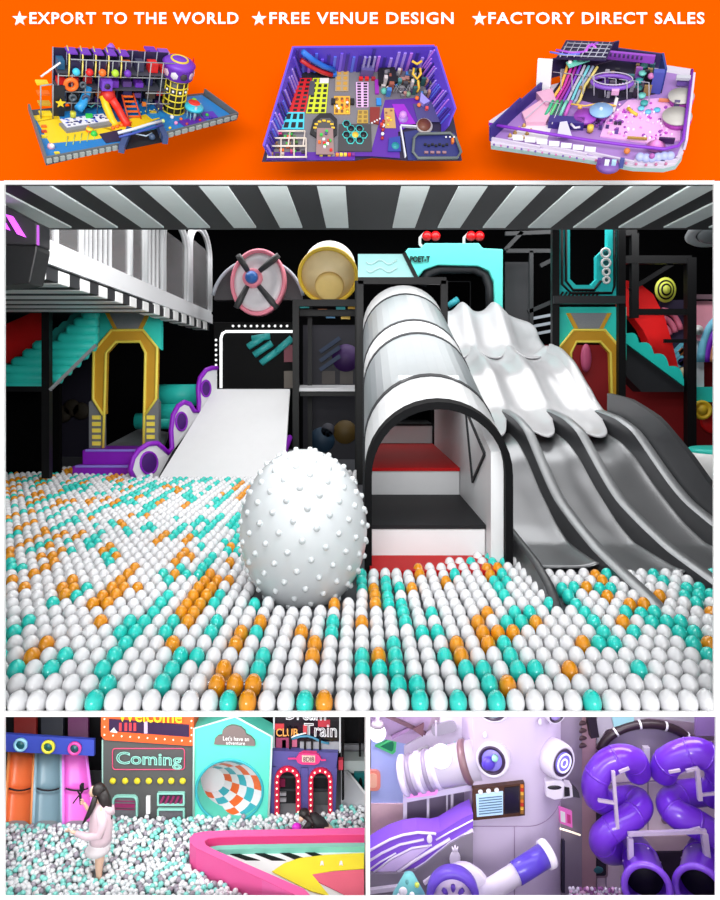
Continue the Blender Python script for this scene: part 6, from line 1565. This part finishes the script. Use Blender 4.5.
m.cyl('blue_saucer', 601, 111, 11, 1.6, (140,180,226), 10); m.cyl('saucer_stem', 601, 120, 5, 10, (150,60,180), 1); m.ball('saucer_light', 601, 109, 2, (200,220,240), 12)
m.cyl('purple_round', 585, 118, 11, 3, (150,60,180), 6); m.cyl('purple_foot', 585, 124, 6, 6, (60,30,110), 1)
m.box('pink_cube', 615, 94, 7, 4, 5, (226,170,210), 10); m.tube('white_wedge', [(613,112,4),(617,98,12)], 1.8, (226,220,220))
m.tube('yellow_edge', [(571,104,10),(585,106,10),(602,103,10),(616,106,10)], .9, (226,180,80)); m.ball('yellow_boat', 580, 107, 2.4, (230,170,80), 9)
m.box('navy_block', 566, 126, 34, 10, 8, (50,36,120), 1); m.poly('white_bridge', [(560,122),(567,121),(572,136),(557,136)], 8, 2, (206,200,226)); m.tube('white_curl', [(571,124,10),(575,128,10),(580,127,10)], 1.2, (214,206,220))
m.cyl('gold_barrel', 590, 131, 3, 6, (226,190,70), 3); 
for k in range(14): m.box('pool_side_block', 596+rnd.random()*24, 122+rnd.random()*12, 3, 2.4, 3, rnd.choice([(60,40,110),(130,70,160),(40,36,60),(226,190,200),(90,60,140)]), 2)
m.cyl('pink_tent', 656, 146, 8.5, 7, (236,140,210), 6, .6); m.box('gold_bench', 637, 139, 18, 2, 2, (180,140,60), 5); m.box('dark_gate', 666, 143, 14, 2, 6, (60,30,80), 4)
# ================================================================= light and camera
def lamp(name, loc, size, sy, power, col=(1,1,1), rot=(0,0,0)):
    l = bpy.data.lights.new(name, 'AREA'); l.shape = 'RECTANGLE'; l.size = size; l.size_y = sy; l.energy = power; l.color = col
    o = bpy.data.objects.new(name, l); COL.objects.link(o); o.location = loc; o.rotation_euler = rot
    return o
lamp('hall_fill', (-.5, 7.6, 3.9), 7, 2.6, 170, (1,.99,.98), (math.radians(-8),0,0))  # unseen overhead light, added to lift the darker rear of the hall
lamp('hall_fill', (0, 3.45, 2.42), 3.4, .3, 115, (1,1,1), (math.radians(78),0,0))  # added light hidden behind the sign board, aimed back into the hall
lamp('hall_fill', (-.3, 5.35, 2.85), 6.0, .35, 125, (1,1,1), (math.radians(72),0,0))  # added strip hidden on the canopy top, lights the hall from the front
lamp('hall_fill', (0, 11.8, 4.5), 8, 1.5, 220)  # added unseen light over the back of the hall
lamp('hall_fill', (5.0, 10.9, 4.4), 2.4, .6, 65, (1,1,1), (math.radians(36),0,0))  # added unseen light to brighten the right rear
lamp('tunnel_fill', (.565, 6.2, 1.42), .5, .8, 6)  # added under the vault, out of sight, to brighten the steps
lamp('front_fill', (0, -2.6, 1.9), 3.6, 1.2, 250, (1,1,1), (math.radians(86),0,0))  # added fill behind the camera for the board and every room
w = bpy.data.worlds.new('ambient_fill'); S.world = w; w.use_nodes = True  # even white surround, added to light the open fronts
w.node_tree.nodes['Background'].inputs[0].default_value = (1, 1, 1, 1)
w.node_tree.nodes['Background'].inputs[1].default_value = .9
cam = bpy.data.cameras.new('camera'); cam.sensor_fit = 'HORIZONTAL'; cam.sensor_width = 36; cam.lens = 36*F/720
cam.shift_y = (HY - 450)/720; cam.clip_end = 200
co = bpy.data.objects.new('camera', cam); COL.objects.link(co); co.location = (0, 0, CZ); co.rotation_euler = (PI/2, 0, 0)
S.camera = co
S.view_settings.view_transform = 'Standard'; S.view_settings.look = 'None'; S.view_settings.gamma = 1
S.view_settings.use_curve_mapping = False; S.view_settings.exposure = 0.0
lamp('room_fill', (-1.05, 3.2, -.06), 1.7, .25, 11, (1,1,1), (math.radians(35),0,0))  # added unseen light for the lower left room, tilted towards its facades
lamp('room_fill', (.95, 3.2, -.06), 1.7, .25, 6, (.97,.90,1), (math.radians(12),0,0))  # added lilac-tinted light for the lower right room, out of view
lamp('bay_fill', (1.5, 3.75, -.06), .8, .2, 5, (.97,.90,1), (math.radians(8),0,0))  # added out of view to brighten the wall behind the tubes
lamp('bay_fill', (.22, 3.6, -.06), .3, .2, 5, (.97,.90,1), (math.radians(12),0,0))  # added out of view to brighten the left bay
